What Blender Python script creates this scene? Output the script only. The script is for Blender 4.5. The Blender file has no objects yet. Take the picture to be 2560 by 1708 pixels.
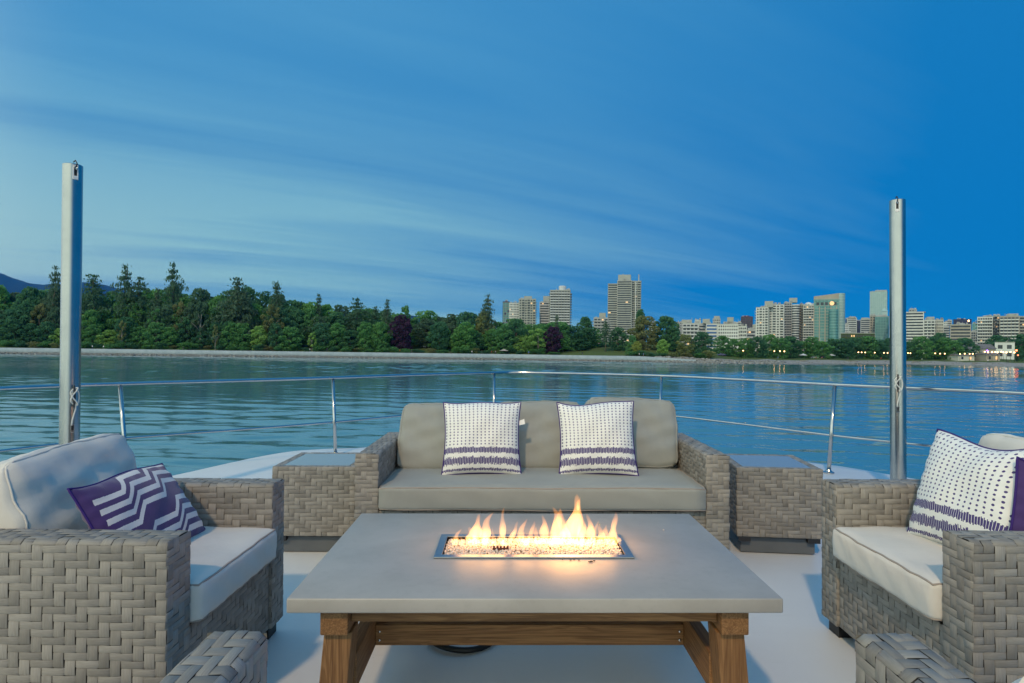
import bpy, bmesh, math, random
import numpy as np
from mathutils import Matrix, Vector

random.seed(7)
RNG = np.random.default_rng(11)
scene = bpy.context.scene
COL = scene.collection

# ------------------------------------------------------------------ camera
F_PX = 1500.0                    # focal length in pixels of a 2560 px wide frame
PITCH, ROLL_BOAT, HEEL_A = 0.0113, 0.004, 0.010
CAM_H = 1.2                      # above the deck
WATER_Z = -4.5
HEEL = Matrix.Rotation(-HEEL_A, 4, 'Y')      # the boat heels a little
_F = Vector((0, math.cos(PITCH), math.sin(PITCH)))
_U = Vector((0, -math.sin(PITCH), math.cos(PITCH)))
_R = Vector((1, 0, 0))
_r = _R * math.cos(ROLL_BOAT) + _U * math.sin(ROLL_BOAT)
_u = _U * math.cos(ROLL_BOAT) - _R * math.sin(ROLL_BOAT)
CAMM = HEEL @ Matrix(((_r.x, _u.x, -_F.x, 0), (_r.y, _u.y, -_F.y, 0), (_r.z, _u.z, -_F.z, CAM_H), (0, 0, 0, 1)))
cd = bpy.data.cameras.new('camera')
cam = bpy.data.objects.new('camera', cd); COL.objects.link(cam)
cam.matrix_world = CAMM
cd.sensor_width = 36; cd.lens = 36 * F_PX / 2560
cd.clip_start = 0.05; cd.clip_end = 40000
scene.camera = cam
C_LOC = CAMM.translation
C_R, C_U, C_B = [Vector((CAMM[0][i], CAMM[1][i], CAMM[2][i])) for i in range(3)]

def E(px, py, y):
    """world point at distance y (along +Y) seen at photo pixel px, py"""
    d = -C_B * F_PX + C_R * (px - 1280) - C_U * (py - 854)
    return C_LOC + d * ((y - C_LOC.y) / d.y)

# ------------------------------------------------------------------ light
SUN_EL, SUN_AZ = math.radians(44), math.radians(200)     # azimuth clockwise from +Y: behind the camera, a little to the left
sun_dir = Vector((math.sin(SUN_AZ) * math.cos(SUN_EL), math.cos(SUN_AZ) * math.cos(SUN_EL), math.sin(SUN_EL)))
sd = bpy.data.lights.new('sun', 'SUN'); sd.energy = 1.5; sd.angle = math.radians(2.5); sd.color = (1.0, 0.70, 0.40)  # warm sun lamp standing in for the boat's cabin lamps behind the camera
so = bpy.data.objects.new('sun', sd); COL.objects.link(so)
so.rotation_euler = sun_dir.to_track_quat('Z', 'Y').to_euler()
so.location = (0, -20, 30)

world = bpy.data.worlds.new('World'); scene.world = world; world.use_nodes = True
vs = scene.view_settings
vs.view_transform = 'Standard'; vs.look = 'None'; vs.exposure = 0.0; vs.gamma = 1.0; vs.use_curve_mapping = False
scene.cycles.use_denoising = True
scene.cycles.max_bounces = 6; scene.cycles.diffuse_bounces = 2; scene.cycles.glossy_bounces = 3; scene.cycles.transmission_bounces = 2; scene.cycles.transparent_max_bounces = 12
scene.cycles.sample_clamp_indirect = 4.0
scene.cycles.volume_bounces = 0

class NT:
    """small node helper"""
    def __init__(s, tree): s.t = tree; s.n = tree.nodes; s.l = tree.links
    def node(s, typ, **kw):
        n = s.n.new(typ)
        for k, v in kw.items(): setattr(n, k, v)
        return n
    def set(s, inp, v):
        if hasattr(v, 'bl_idname') or isinstance(v, bpy.types.NodeSocket): s.l.new(v, inp)
        else: inp.default_value = v
    def m(s, op, a, b=0.0, c=0.0, clamp=False):
        n = s.node('ShaderNodeMath', operation=op); n.use_clamp = clamp
        s.set(n.inputs[0], a); s.set(n.inputs[1], b); s.set(n.inputs[2], c)
        return n.outputs[0]
    def mix(s, f, a, b, bt='MIX', clamp=True):
        n = s.node('ShaderNodeMix', data_type='RGBA', blend_type=bt); n.clamp_factor = clamp
        s.set(n.inputs[0], f)
        for i, v in ((6, a), (7, b)):
            if isinstance(v, tuple) and len(v) == 3: v = v + (1,)
            s.set(n.inputs[i], v)
        return n.outputs[2]
    def noise(s, vec, scale, detail=3, rough=.55, dist=0.0):
        n = s.node('ShaderNodeTexNoise'); s.set(n.inputs['Scale'], scale)
        n.inputs['Detail'].default_value = detail; n.inputs['Roughness'].default_value = rough
        n.inputs['Distortion'].default_value = dist
        if vec is not None: s.l.new(vec, n.inputs['Vector'])
        return n.outputs['Fac']
    def mapv(s, vec, scale=(1, 1, 1), rot=(0, 0, 0), loc=(0, 0, 0)):
        n = s.node('ShaderNodeMapping'); s.l.new(vec, n.inputs[0])
        n.inputs['Location'].default_value = loc; n.inputs['Rotation'].default_value = rot; n.inputs['Scale'].default_value = scale
        return n.outputs[0]
    def ramp(s, f, stops):
        n = s.node('ShaderNodeValToRGB'); s.l.new(f, n.inputs[0])
        e = n.color_ramp.elements
        while len(e) < len(stops): e.new(0.5)
        for x, (p, c) in zip(e, stops):
            x.position = p; x.color = (c, c, c, 1) if isinstance(c, (int, float)) else tuple(c) + (1,)
        return n.outputs[0]
    def sep(s, vec):
        n = s.node('ShaderNodeSeparateXYZ'); s.l.new(vec, n.inputs[0]); return n.outputs
    def comb(s, x, y, z=0.0):
        n = s.node('ShaderNodeCombineXYZ')
        for i, v in enumerate((x, y, z)): s.set(n.inputs[i], v)
        return n.outputs[0]
    def smooth(s, v, a, b):
        n = s.node('ShaderNodeMapRange', interpolation_type='SMOOTHSTEP'); s.set(n.inputs[0], v)
        n.inputs[1].default_value = a; n.inputs[2].default_value = b
        return n.outputs[0]

def build_world():
    w = NT(world.node_tree)
    bg = w.n['Background']
    sky = w.node('ShaderNodeTexSky', sky_type='NISHITA'); sky.sun_disc = False
    sky.sun_elevation = SUN_EL; sky.sun_rotation = SUN_AZ
    sky.dust_density = 0.4; sky.ozone_density = 4.0
    g = w.node('ShaderNodeTexCoord').outputs['Generated']
    x, y, z = w.sep(g)
    zc = w.m('MAXIMUM', z, 0.0)
    # cirrus sheet: project the direction on a high plane, streaks run towards the right hand horizon
    zz = w.m('ADD', zc, 0.10)
    p = w.comb(w.m('DIVIDE', x, zz), w.m('DIVIDE', y, zz))
    pr = w.mapv(p, rot=(0, 0, math.radians(-28)))
    n1 = w.noise(w.mapv(pr, (0.16, 0.95, 1)), 1.0, 5, .54, .5)
    n2 = w.noise(w.mapv(pr, (0.07, 0.30, 1), loc=(3.1, 5.4, 0)), 1.0, 4, .5, .3)
    n3 = w.noise(w.mapv(pr, (0.5, 3.2, 1), loc=(1.7, 2.2, 0)), 1.0, 6, .6, .8)
    # thicker veil towards the afterglow in the west (left), clear towards the east
    west = w.m('MULTIPLY_ADD', x, -0.60, 0.16)
    # one long sheet of cirrus with a clear edge, thinning out eastwards
    edge_n = w.noise(w.mapv(pr, (0.5, 0.9, 1), loc=(7.7, 1.3, 0)), 1.0, 5, .6, .4)
    sheet = w.smooth(w.m('MULTIPLY_ADD', edge_n, 0.55, w.sep(pr)[1]), 2.72, 3.45)
    sheet = w.m('MULTIPLY', sheet, w.m('MULTIPLY_ADD', x, -0.40, 0.24, clamp=True))
    am = w.m('ADD', w.m('ADD', west, sheet), w.m('MULTIPLY', zc, 0.80))
    fine_amt = w.m('MULTIPLY_ADD', x, -2.0, 1.75, clamp=False)     # streaks fade out eastwards into a soft veil
    streak = w.m('ADD', w.m('MULTIPLY', w.m('SUBTRACT', n1, 0.5), 0.75), w.m('MULTIPLY', w.m('SUBTRACT', n3, 0.5), 0.30))
    am = w.m('ADD', am, w.m('MULTIPLY', streak, w.m('MAXIMUM', fine_amt, 0.35)))
    am = w.m('ADD', am, w.m('MULTIPLY', w.m('SUBTRACT', n2, 0.5), 1.35), clamp=True)
    # colours of the clear sky and of the veil, both by height
    deep = w.mix(w.smooth(zc, 0.02, 0.65), (0.000, 0.185, 0.455), (0.015, 0.235, 0.550))
    nis = w.mix(1.0, sky.outputs[0], (0.003, 0.055, 0.125), 'MULTIPLY')
    deep = w.mix(0.2, deep, nis)
    veil = w.mix(w.smooth(zc, 0.0, 0.42), (0.37, 0.68, 0.66), (0.088, 0.335, 0.600))
    c = w.mix(am, deep, veil)
    # the western horizon keeps the last of the sunset
    glow = w.m('MULTIPLY', w.smooth(w.m('MULTIPLY', x, -1.0), 0.30, 1.05), w.m('SUBTRACT', 1.0, w.smooth(zc, 0.0, 0.32)), clamp=True)
    c = w.mix(w.m('MULTIPLY', glow, 0.70), c, (0.62, 0.72, 0.66))
    # afterglow of the sun that has set behind the boat, to the left (it shows as the cream streak on the metal poles)
    gd = w.m('ADD', w.m('MULTIPLY', x, -0.74), w.m('MULTIPLY', y, -0.67))
    after = w.m('MULTIPLY', w.smooth(gd, -0.12, 0.72), w.m('SUBTRACT', 1.0, w.smooth(zc, 0.25, 1.05)), clamp=True)
    c = w.mix(after, c, (1.34, 1.56, 1.36))
    sc = w.node('ShaderNodeVectorMath', operation='SCALE'); w.l.new(c, sc.inputs[0]); sc.inputs['Scale'].default_value = 10.0
    w.l.new(sc.outputs[0], bg.inputs[0]); bg.inputs[1].default_value = 0.1
build_world()

# ------------------------------------------------------------------ helpers
def tag(o, label=None, cat=None, group=None, kind=None):
    if label: o['label'] = label
    if cat: o['category'] = cat
    if group: o['group'] = group
    if kind: o['kind'] = kind
    return o

BOAT = []
def empty(name, loc=(0, 0, 0), rz=0.0, boat=False):
    o = bpy.data.objects.new(name, None); COL.objects.link(o)
    o.location = loc; o.rotation_euler = (0, 0, rz); o.empty_display_size = .1
    if boat: BOAT.append(o)
    return o

def link(name, me, parent=None, mat=None, boat=False):
    o = bpy.data.objects.new(name, me); COL.objects.link(o)
    if mat is not None and not me.materials: me.materials.append(mat)
    if parent is not None: o.parent = parent
    if boat: BOAT.append(o)
    return o

def mesh(name, verts, faces, smooth=False):
    me = bpy.data.meshes.new(name)
    me.from_pydata([tuple(map(float, v)) for v in verts], [], [tuple(int(i) for i in f) for f in faces])
    if smooth: me.shade_smooth()
    me.update()
    return me

def quads_mesh(name, V, Q, smooth=False):
    """fast mesh from numpy arrays of vertices and quads"""
    me = bpy.data.meshes.new(name)
    V = np.ascontiguousarray(V, dtype=np.float32); Q = np.ascontiguousarray(Q, dtype=np.int32)
    k = Q.shape[1]
    me.vertices.add(len(V)); me.vertices.foreach_set('co', V.ravel())
    me.loops.add(Q.size); me.loops.foreach_set('vertex_index', Q.ravel())
    me.polygons.add(len(Q)); me.polygons.foreach_set('loop_start', np.arange(0, Q.size, k, dtype=np.int32))
    if smooth: me.polygons.foreach_set('use_smooth', np.ones(len(Q), dtype=bool))
    me.update(calc_edges=True); me.validate()
    return me

class MB:
    """collects simple solids into ONE mesh"""
    def __init__(s): s.v = []; s.f = []
    def add(s, v, f):
        b = len(s.v); s.v.extend([tuple(p) for p in v]); s.f.extend([tuple(i + b for i in q) for q in f]); return s
    def box(s, x0, x1, y0, y1, z0, z1):
        v = [(x, y, z) for z in (z0, z1) for y in (y0, y1) for x in (x0, x1)]
        return s.add(v, [(0, 2, 3, 1), (4, 5, 7, 6), (0, 1, 5, 4), (2, 6, 7, 3), (0, 4, 6, 2), (1, 3, 7, 5)])
    def tube(s, pts, rad, seg=10, caps=True, closed=False):
        pts = [Vector(p) for p in pts]; n = len(pts)
        if not hasattr(rad, '__len__'): rad = [rad] * n
        rings = []; prev = None
        for i, p in enumerate(pts):
            if closed: t = (pts[(i + 1) % n] - pts[i - 1]).normalized()
            else: t = (pts[min(i + 1, n - 1)] - pts[max(i - 1, 0)]).normalized()
            if prev is None:
                a = Vector((0, 0, 1)) if abs(t.z) < .9 else Vector((1, 0, 0))
                u = a.cross(t).normalized()
            else: u = (prev - t * prev.dot(t)).normalized()
            prev = u; w = t.cross(u)
            rings.append([p + (u * math.cos(2 * math.pi * k / seg) + w * math.sin(2 * math.pi * k / seg)) * rad[i] for k in range(seg)])
        v = [q for r in rings for q in r]; f = []
        for i in range(n if closed else n - 1):
            j = (i + 1) % n
            for k in range(seg):
                f.append((i * seg + k, i * seg + (k + 1) % seg, j * seg + (k + 1) % seg, j * seg + k))
        if caps and not closed:
            f.append(tuple(reversed(range(seg)))); f.append(tuple((n - 1) * seg + k for k in range(seg)))
        return s.add(v, f)
    def lathe(s, prof, c=(0, 0, 0), seg=24):
        v = []; f = []; n = len(prof)
        for r, z in prof:
            for k in range(seg):
                a = 2 * math.pi * k / seg
                v.append((c[0] + r * math.cos(a), c[1] + r * math.sin(a), c[2] + z))
        for i in range(n - 1):
            for k in range(seg):
                f.append((i * seg + k, i * seg + (k + 1) % seg, (i + 1) * seg + (k + 1) % seg, (i + 1) * seg + k))
        f.append(tuple(reversed(range(seg)))); f.append(tuple((n - 1) * seg + k for k in range(seg)))
        return s.add(v, f)
    def build(s, name, mat, parent=None, smooth=False, bevel=0.0, boat=False, angle=None):
        me = mesh(name, s.v, s.f)
        if bevel:
            bm = bmesh.new(); bm.from_mesh(me)
            bmesh.ops.bevel(bm, geom=list(bm.edges), offset=bevel, segments=2, profile=.6, affect='EDGES', clamp_overlap=True)
            bm.to_mesh(me); bm.free()
        if smooth: me.shade_smooth()
        elif angle is not None:
            me.shade_smooth(); me.set_sharp_from_angle(angle=math.radians(angle))
        return link(name, me, parent, mat, boat)

# ------------------------------------------------------------------ materials
def mat(name, col=(.5, .5, .5), rough=.6, metal=0.0, spec=.5):
    m = bpy.data.materials.new(name); m.use_nodes = True
    b = m.node_tree.nodes['Principled BSDF']
    b.inputs['Base Color'].default_value = tuple(col) + (1,)
    b.inputs['Roughness'].default_value = rough; b.inputs['Metallic'].default_value = metal
    b.inputs['Specular IOR Level'].default_value = spec
    return m
def nodes(m): return NT(m.node_tree), m.node_tree.nodes['Principled BSDF']
def bump(t, b, h, strength=.3, dist=.01):
    n = t.node('ShaderNodeBump'); n.inputs['Strength'].default_value = strength; n.inputs['Distance'].default_value = dist
    t.l.new(h, n.inputs['Height']); t.l.new(n.outputs[0], b.inputs['Normal'])
def objc(t): return t.node('ShaderNodeTexCoord').outputs['Object']
def mottled(name, c0, c1, scale=3, rough=.6, bscale=0, bstr=.2, bdist=.005, spec=.5, metal=0.0, detail=5):
    m = mat(name, c0, rough, metal, spec); t, b = nodes(m); o = objc(t)
    f = t.ramp(t.noise(o, scale, detail, .6), [(.3, 0.0), (.7, 1.0)])
    t.l.new(t.mix(f, c0, c1), b.inputs['Base Color'])
    if bscale: bump(t, b, t.noise(o, bscale, 4), bstr, bdist)
    return m

M = {}
def m_deck():
    m = mat('deck_gelcoat', rough=.42); t, b = nodes(m); o = objc(t)
    c = t.mix(t.noise(o, 1.1, 6, .65, .5), (.70, .715, .71), (.82, .83, .82))
    sc = t.ramp(t.noise(t.mapv(o, (3, 22, 1), rot=(0, 0, .5)), 1.0, 5, .7, .6), [(.60, 0.0), (.80, 1.0)])
    sp = t.ramp(t.noise(o, 55, 3, .6), [(.70, 0.0), (.76, 1.0)])
    c = t.mix(t.m('MULTIPLY', sc, .16), c, (.50, .50, .49)); c = t.mix(t.m('MULTIPLY', sp, .35), c, (.30, .30, .29))
    t.l.new(c, b.inputs['Base Color']); t.l.new(t.m('MULTIPLY_ADD', t.noise(o, 2.5, 5, .6), .25, .30), b.inputs['Roughness'])
    bump(t, b, t.noise(o, 340, 2, .5), .35, .0015)
    return m
M['deck'] = m_deck()
M['steel'] = mottled('stainless_steel', (.46, .46, .47), (.54, .54, .54), 8, .16, metal=1.0)
M['alu'] = mottled('brushed_aluminium', (.36, .37, .37), (.43, .44, .43), 5, .22, metal=1.0)
M['white_plastic'] = mat('white_plastic', (.78, .78, .76), .4)
M['rope'] = mottled('white_rope', (.72, .71, .66), (.55, .54, .50), 120, .85)
M['black_rubber'] = mat('black_rubber', (.012, .012, .013), .5)
M['dark_metal'] = mat('dark_metal', (.035, .036, .04), .45, .3)
M['core'] = mat('wicker_backing', (.050, .042, .034), .9)
M['plinth'] = mottled('grey_plinth', (.10, .115, .13), (.13, .145, .16), 6, .55)

def m_wicker():
    m = mat('grey_wicker', rough=.62, spec=.35); t, b = nodes(m)
    a = t.node('ShaderNodeAttribute', attribute_name='st'); x, y, r = t.sep(a.outputs['Vector'])
    fib = t.noise(t.comb(t.m('MULTIPLY', x, 22.0), t.m('MULTIPLY', y, 620.0), t.m('MULTIPLY', r, 91.0)), 1.0, 3, .6)
    blot = t.noise(t.comb(t.m('MULTIPLY', x, 30.0), t.m('MULTIPLY', y, 60.0), t.m('MULTIPLY', r, 37.0)), 1.0, 2)
    c = t.mix(r, (.215, .202, .182), (.375, .352, .318))
    c = t.mix(t.m('MULTIPLY', t.ramp(fib, [(.35, 0.0), (.65, 1.0)]), .42), c, (.150, .132, .108))
    c = t.mix(t.m('MULTIPLY', t.ramp(blot, [(.45, 0.0), (.75, 1.0)]), .35), c, (.36, .335, .29))
    t.l.new(c, b.inputs['Base Color']); bump(t, b, fib, .5, .0012)
    return m
M['wicker'] = m_wicker()

def m_fabric(name, c0, c1, weave=900, seams=False):
    m = mat(name, c0, .92, spec=.15); t, b = nodes(m); o = objc(t)
    f = t.ramp(t.noise(o, 5, 4, .6), [(.3, 0.0), (.7, 1.0)])
    fine = t.noise(o, weave, 2, .5)
    c = t.mix(f, c0, c1); c = t.mix(t.m('MULTIPLY', fine, .25), c, tuple(k * .72 for k in c0))
    fold = t.noise(t.mapv(o, (17, 9, 8)), 1.0, 4, .55, 1.8)
    t.l.new(c, b.inputs['Base Color']); bump(t, b, t.m('ADD', t.m('MULTIPLY', fine, .10), t.m('MULTIPLY', fold, 1.0)),   .14, .010)
    b.inputs['Sheen Weight'].default_value = .15
    return m
M['cushion_light'] = m_fabric('cream_canvas', (.66, .625, .565), (.74, .70, .64))
M['cushion_taupe'] = m_fabric('taupe_canvas', (.305, .315, .295), (.35, .36, .335))
M['piping'] = mat('piping_cord', (.36, .31, .27), .9, spec=.1)
M['piping_purple'] = mat('purple_cord', (.045, .022, .16), .8, spec=.2)

def m_dots():
    m = mat('dotted_pillow', (.8, .8, .8), .9, spec=.15); t, b = nodes(m)
    uv = t.node('ShaderNodeUVMap').outputs[0]; u, v, _ = t.sep(uv)
    pu, pv = t.m('MULTIPLY', u, 19.0), t.m('MULTIPLY', v, 24.0)
    jit = t.noise(t.mapv(uv, (7, 7, 1)), 1.0, 2)
    fu = t.m('SUBTRACT', t.m('FRACT', t.m('ADD', pu, t.m('MULTIPLY', jit, .22))), .5)
    fv = t.m('SUBTRACT', t.m('FRACT', t.m('ADD', pv, t.m('MULTIPLY', jit, .3))), .5)
    d = t.m('SQRT', t.m('ADD', t.m('MULTIPLY', t.m('MULTIPLY', fu, fu), 1.65), t.m('MULTIPLY', fv, fv)))
    dots = t.m('MULTIPLY', t.m('LESS_THAN', d, .235), t.m('GREATER_THAN', v, .375))
    # ikat bands: threads of uneven length
    th = t.node('ShaderNodeTexWhiteNoise', noise_dimensions='1D'); t.l.new(t.m('FLOOR', t.m('MULTIPLY', u, 96.0)), th.inputs['W'])
    th2 = t.node('ShaderNodeTexWhiteNoise', noise_dimensions='1D'); t.l.new(t.m('FLOOR', t.m('MULTIPLY_ADD', u, 96.0, 400.0)), th2.inputs['W'])
    def band(lo, hi, j, k):
        a = t.m('GREATER_THAN', v, t.m('MULTIPLY_ADD', th.outputs['Value'], j, lo))
        z = t.m('LESS_THAN', v, t.m('MULTIPLY_ADD', th2.outputs['Value'], k, hi))
        return t.m('MULTIPLY', a, z)
    bands = t.m('MAXIMUM', band(.262, .335, .022, .022), t.m('MAXIMUM', band(.105, .195, .035, .035), band(.028, .058, .014, .014)))
    gap = t.m('GREATER_THAN', t.m('FRACT', t.m('MULTIPLY', u, 48.0)), .16)
    ink = t.m('MAXIMUM', dots, t.m('MULTIPLY', bands, gap))
    c = t.mix(t.m('MULTIPLY', ink, .95), (.82, .83, .80), (.040, .022, .165))
    t.l.new(c, b.inputs['Base Color']); bump(t, b, t.noise(uv, 350, 2), .25, .0015)
    return m
M['dots'] = m_dots()
def m_chevron():
    m = mat('chevron_pillow', (.1, .03, .2), .85, spec=.2); t, b = nodes(m)
    uv = t.node('ShaderNodeUVMap').outputs[0]; u, v, _ = t.sep(uv)
    rough = t.m('MULTIPLY', t.m('SUBTRACT', t.noise(uv, 120, 2), .5), .014)
    r1 = t.m('MULTIPLY', t.m('SUBTRACT', u, .26), 9.0, clamp=True)
    r2 = t.m('MULTIPLY', t.m('SUBTRACT', u, .60), 9.0, clamp=True)
    f = t.m('ADD', t.m('MULTIPLY', r1, .17), t.m('MULTIPLY', r2, .17))
    s = t.m('ADD', t.m('SUBTRACT', v, f), t.m('SUBTRACT', rough, .115))
    st = t.m('LESS_THAN', t.m('FRACT', t.m('MULTIPLY', t.m('ADD', s, 1.0), 8.0)), .50)
    zone = t.m('MAXIMUM', t.m('MULTIPLY', t.m('GREATER_THAN', s, .245), t.m('LESS_THAN', s, .70)), t.m('LESS_THAN', s, .075))
    side = t.m('MULTIPLY', t.m('GREATER_THAN', u, .05), t.m('LESS_THAN', u, .97))
    k = t.m('MULTIPLY', t.m('MULTIPLY', st, zone), side)
    n = t.noise(uv, 9, 4)
    pur = t.mix(n, (.040, .020, .105), (.085, .048, .175))
    t.l.new(t.mix(k, pur, (.72, .68, .66)), b.inputs['Base Color']); bump(t, b, t.m('ADD', k, t.noise(uv, 300, 2)), .3, .002)
    b.inputs['Sheen Weight'].default_value = .3
    return m
M['chevron'] = m_chevron()

def m_wood(name, axis, c0, c1, c2):
    m = mat(name, c0, .6, spec=.35); t, b = nodes(m); o = objc(t)
    rnd = t.node('ShaderNodeObjectInfo').outputs['Random']
    sc = [26, 26, 26]; sc[axis] = 1.3
    off = t.node('ShaderNodeVectorMath', operation='ADD'); t.l.new(o, off.inputs[0]); t.l.new(t.comb(rnd, rnd, rnd), off.inputs[1])
    w = t.noise(t.mapv(off.outputs[0], tuple(sc)), 1.0, 4, .55, 1.2)
    sc2 = [190, 190, 190]; sc2[axis] = 5
    fi = t.noise(t.mapv(off.outputs[0], tuple(sc2)), 1.0, 3, .6)
    rings = t.m('FRACT', t.m('MULTIPLY', w, 7.0))
    c = t.mix(t.ramp(rings, [(0.0, 0.0), (.75, 1.0), (1.0, .1)]), c0, c1)
    c = t.mix(t.m('MULTIPLY', t.ramp(fi, [(.45, 0.0), (.7, 1.0)]), .6), c, c2)
    t.l.new(c, b.inputs['Base Color']); bump(t, b, t.m('ADD', fi, t.m('MULTIPLY', rings, .4)), .35, .002)
    return m
WC = ((.195, .092, .034), (.32, .168, .068), (.085, .040, .016))
M['wood_x'] = m_wood('stained_wood_x', 0, *WC); M['wood_y'] = m_wood('stained_wood_y', 1, *WC); M['wood_z'] = m_wood('stained_wood_z', 2, *WC)

def m_top():
    m = mat('cast_tabletop', rough=.33, spec=.5); t, b = nodes(m); o = objc(t)
    n1 = t.noise(o, 3.2, 6, .6, .4); n2 = t.noise(o, 38, 4, .6); n3 = t.noise(o, 9, 4, .6)
    c = t.mix(t.ramp(n1, [(.3, 0.0), (.72, 1.0)]), (.36, .335, .30), (.45, .42, .38))
    c = t.mix(t.m('MULTIPLY', t.ramp(n2, [(.52, 0.0), (.8, 1.0)]), .22), c, (.22, .205, .185))
    c = t.mix(t.m('MULTIPLY', t.ramp(t.noise(o, 1.6, 5, .65, .8), [(.45, 0.0), (.7, 1.0)]), .28), c, (.31, .285, .25))
    t.l.new(c, b.inputs['Base Color'])
    t.l.new(t.m('MULTIPLY_ADD', n3, .20, .30), b.inputs['Roughness']); bump(t, b, n2, .12, .001)
    return m
M['top'] = m_top()
M['burner_steel'] = mottled('burner_steel', (.34, .36, .39), (.42, .43, .45), 20, .30, metal=1.0)
def m_beads():
    m = mat('fire_glass', (.68, .61, .54), .30, spec=.6); t, b = nodes(m)
    b.inputs['IOR'].default_value = 1.45
    return m
M['beads'] = m_beads()
M['bead_bed'] = mottled('fire_glass_bed', (.62, .60, .58), (.78, .76, .74), 90, .4)
def m_flame():
    m = bpy.data.materials.new('flame_gas'); m.use_nodes = True; t = NT(m.node_tree)
    t.n.remove(t.n['Principled BSDF'])
    e = t.node('ShaderNodeEmission'); z = t.sep(t.node('ShaderNodeTexCoord').outputs['Generated'])[2]
    c = t.mix(t.smooth(z, .25, 1.0), (1.0, .50, .15), (1.0, .34, .07))
    t.l.new(c, e.inputs['Color'])
    t.l.new(t.m('MULTIPLY_ADD', t.smooth(z, 0.1, .95), -62.0, 105.0), e.inputs['Strength'])
    t.l.new(e.outputs[0], t.n['Material Output'].inputs['Volume'])
    return m
M['flame'] = m_flame()
def m_glass_top():
    m = mat('side_table_glass', (.30, .33, .34), .05, spec=.6); t, b = nodes(m)
    t.l.new(t.m('MULTIPLY_ADD', t.noise(objc(t), 14, 4), .10, .02), b.inputs['Roughness'])
    return m
M['glass_top'] = m_glass_top()

# =================================================================== SETTING
# ------------------------------------------------------------------ water
def build_water():
    """real waves where the water is seen, a flat sheet a little below them beyond"""
    rr = np.random.default_rng(3)
    ys = np.concatenate([np.arange(12, 60, .34), np.arange(60, 150, .42), np.arange(150, 345, .55)])
    us = np.linspace(-1.12, 1.12, 430)
    Y = np.repeat(ys[:, None], len(us), 1); X = us[None, :] * (Y + 6)
    Zw = np.zeros_like(X)
    for k in range(46):
        lam = 0.78 * (6.5 / 0.78) ** rr.random(); th = rr.normal(0.12, 0.42); ph = rr.uniform(0, 6.28)
        kk = 2 * math.pi / lam; amp = 0.0122 / kk * rr.uniform(.6, 1.3) * (1.25 if lam > 2 else 1.0)
        a_ = kk * (X * math.sin(th) * .55 + Y * math.cos(th)) + ph + .5 * np.sin(X * .11 + ph) + .6 * np.sin(Y * .05 + X * .03 + 2 * ph)
        Zw += amp * (np.sin(a_) + .22 * np.sin(2 * a_ + 1.2))
    calm = .62 + .30 * np.sin(X * .018 + Y * .045 + .8) + .20 * np.sin(X * .043 - Y * .031 + 2.1) + .14 * np.sin(Y * .17 + X * .01)
    Zw = Zw * np.clip(calm, .25, 1.15)
    V = np.stack([X, Y, Zw + WATER_Z], -1).reshape(-1, 3); n = len(us); m_ = len(ys)
    i, k = np.meshgrid(np.arange(m_ - 1), np.arange(n - 1), indexing='ij'); q = (i * n + k).ravel()
    Q = np.stack([q, q + 1, q + n + 1, q + n], 1)
    zf = WATER_Z - .16; b0 = len(V)
    V = np.concatenate([V, np.array([(-9000, -600, zf), (9000, -600, zf), (9000, 5200, zf), (-9000, 5200, zf)])]); Q = np.concatenate([Q, [[b0, b0 + 1, b0 + 2, b0 + 3]]])
    me = quads_mesh('water', V, Q, True)
    m = mat('sea_water', (.075, .235, .280), .04); t, b = nodes(m)
    b.inputs['IOR'].default_value = 1.33
    o = objc(t)
    c = t.noise(t.mapv(o, (1.1, 2.6, 1), rot=(0, 0, -.16)), 1.0, 3, .55, .4)
    bump(t, b, t.m('MULTIPLY', c, .012), 1.0, 1.0)
    o_ = link('water', me, None, m); tag(o_, kind='structure')
build_water()

# ------------------------------------------------------------------ shore and land
SH_PX = [(-1200, 280), (-300, 272), (0, 267), (320, 272), (640, 276), (1240, 289), (1800, 277), (2000, 298), (2200, 326), (2400, 318), (2560, 305), (2900, 300), (4000, 300)]
def shore_d(px): return float(np.interp(px, [p for p, _ in SH_PX], [d for _, d in SH_PX]))
def px_of(x, y): return 1280 + (x - C_LOC.x) * F_PX / max(y, 1)
def rightness(px):       # 0: wooded bank behind the seawall, 1: open beach
    t = min(max((px - 1640) / 220.0, 0), 1); return t * t * (3 - 2 * t)
LEFT_P = ([-30, 0, 5, 7.0, 7.6, 12.5, 20, 45, 110, 260, 900, 4800], [-6.5, -4.65, -3.9, -3.5, -2.15, -2.1, -.9, 2.2, 6.0, 8.5, 9.5, 12])
RIGHT_P = ([-30, 0, 10, 20, 32, 60, 110, 260, 900, 4800], [-6.5, -4.62, -3.55, -3.0, -2.5, -2.0, -1.5, 1.0, 4.5, 10])
def ground_z(px, s):
    r = rightness(px)
    return (1 - r) * float(np.interp(s, *LEFT_P)) + r * float(np.interp(s, *RIGHT_P))

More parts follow.
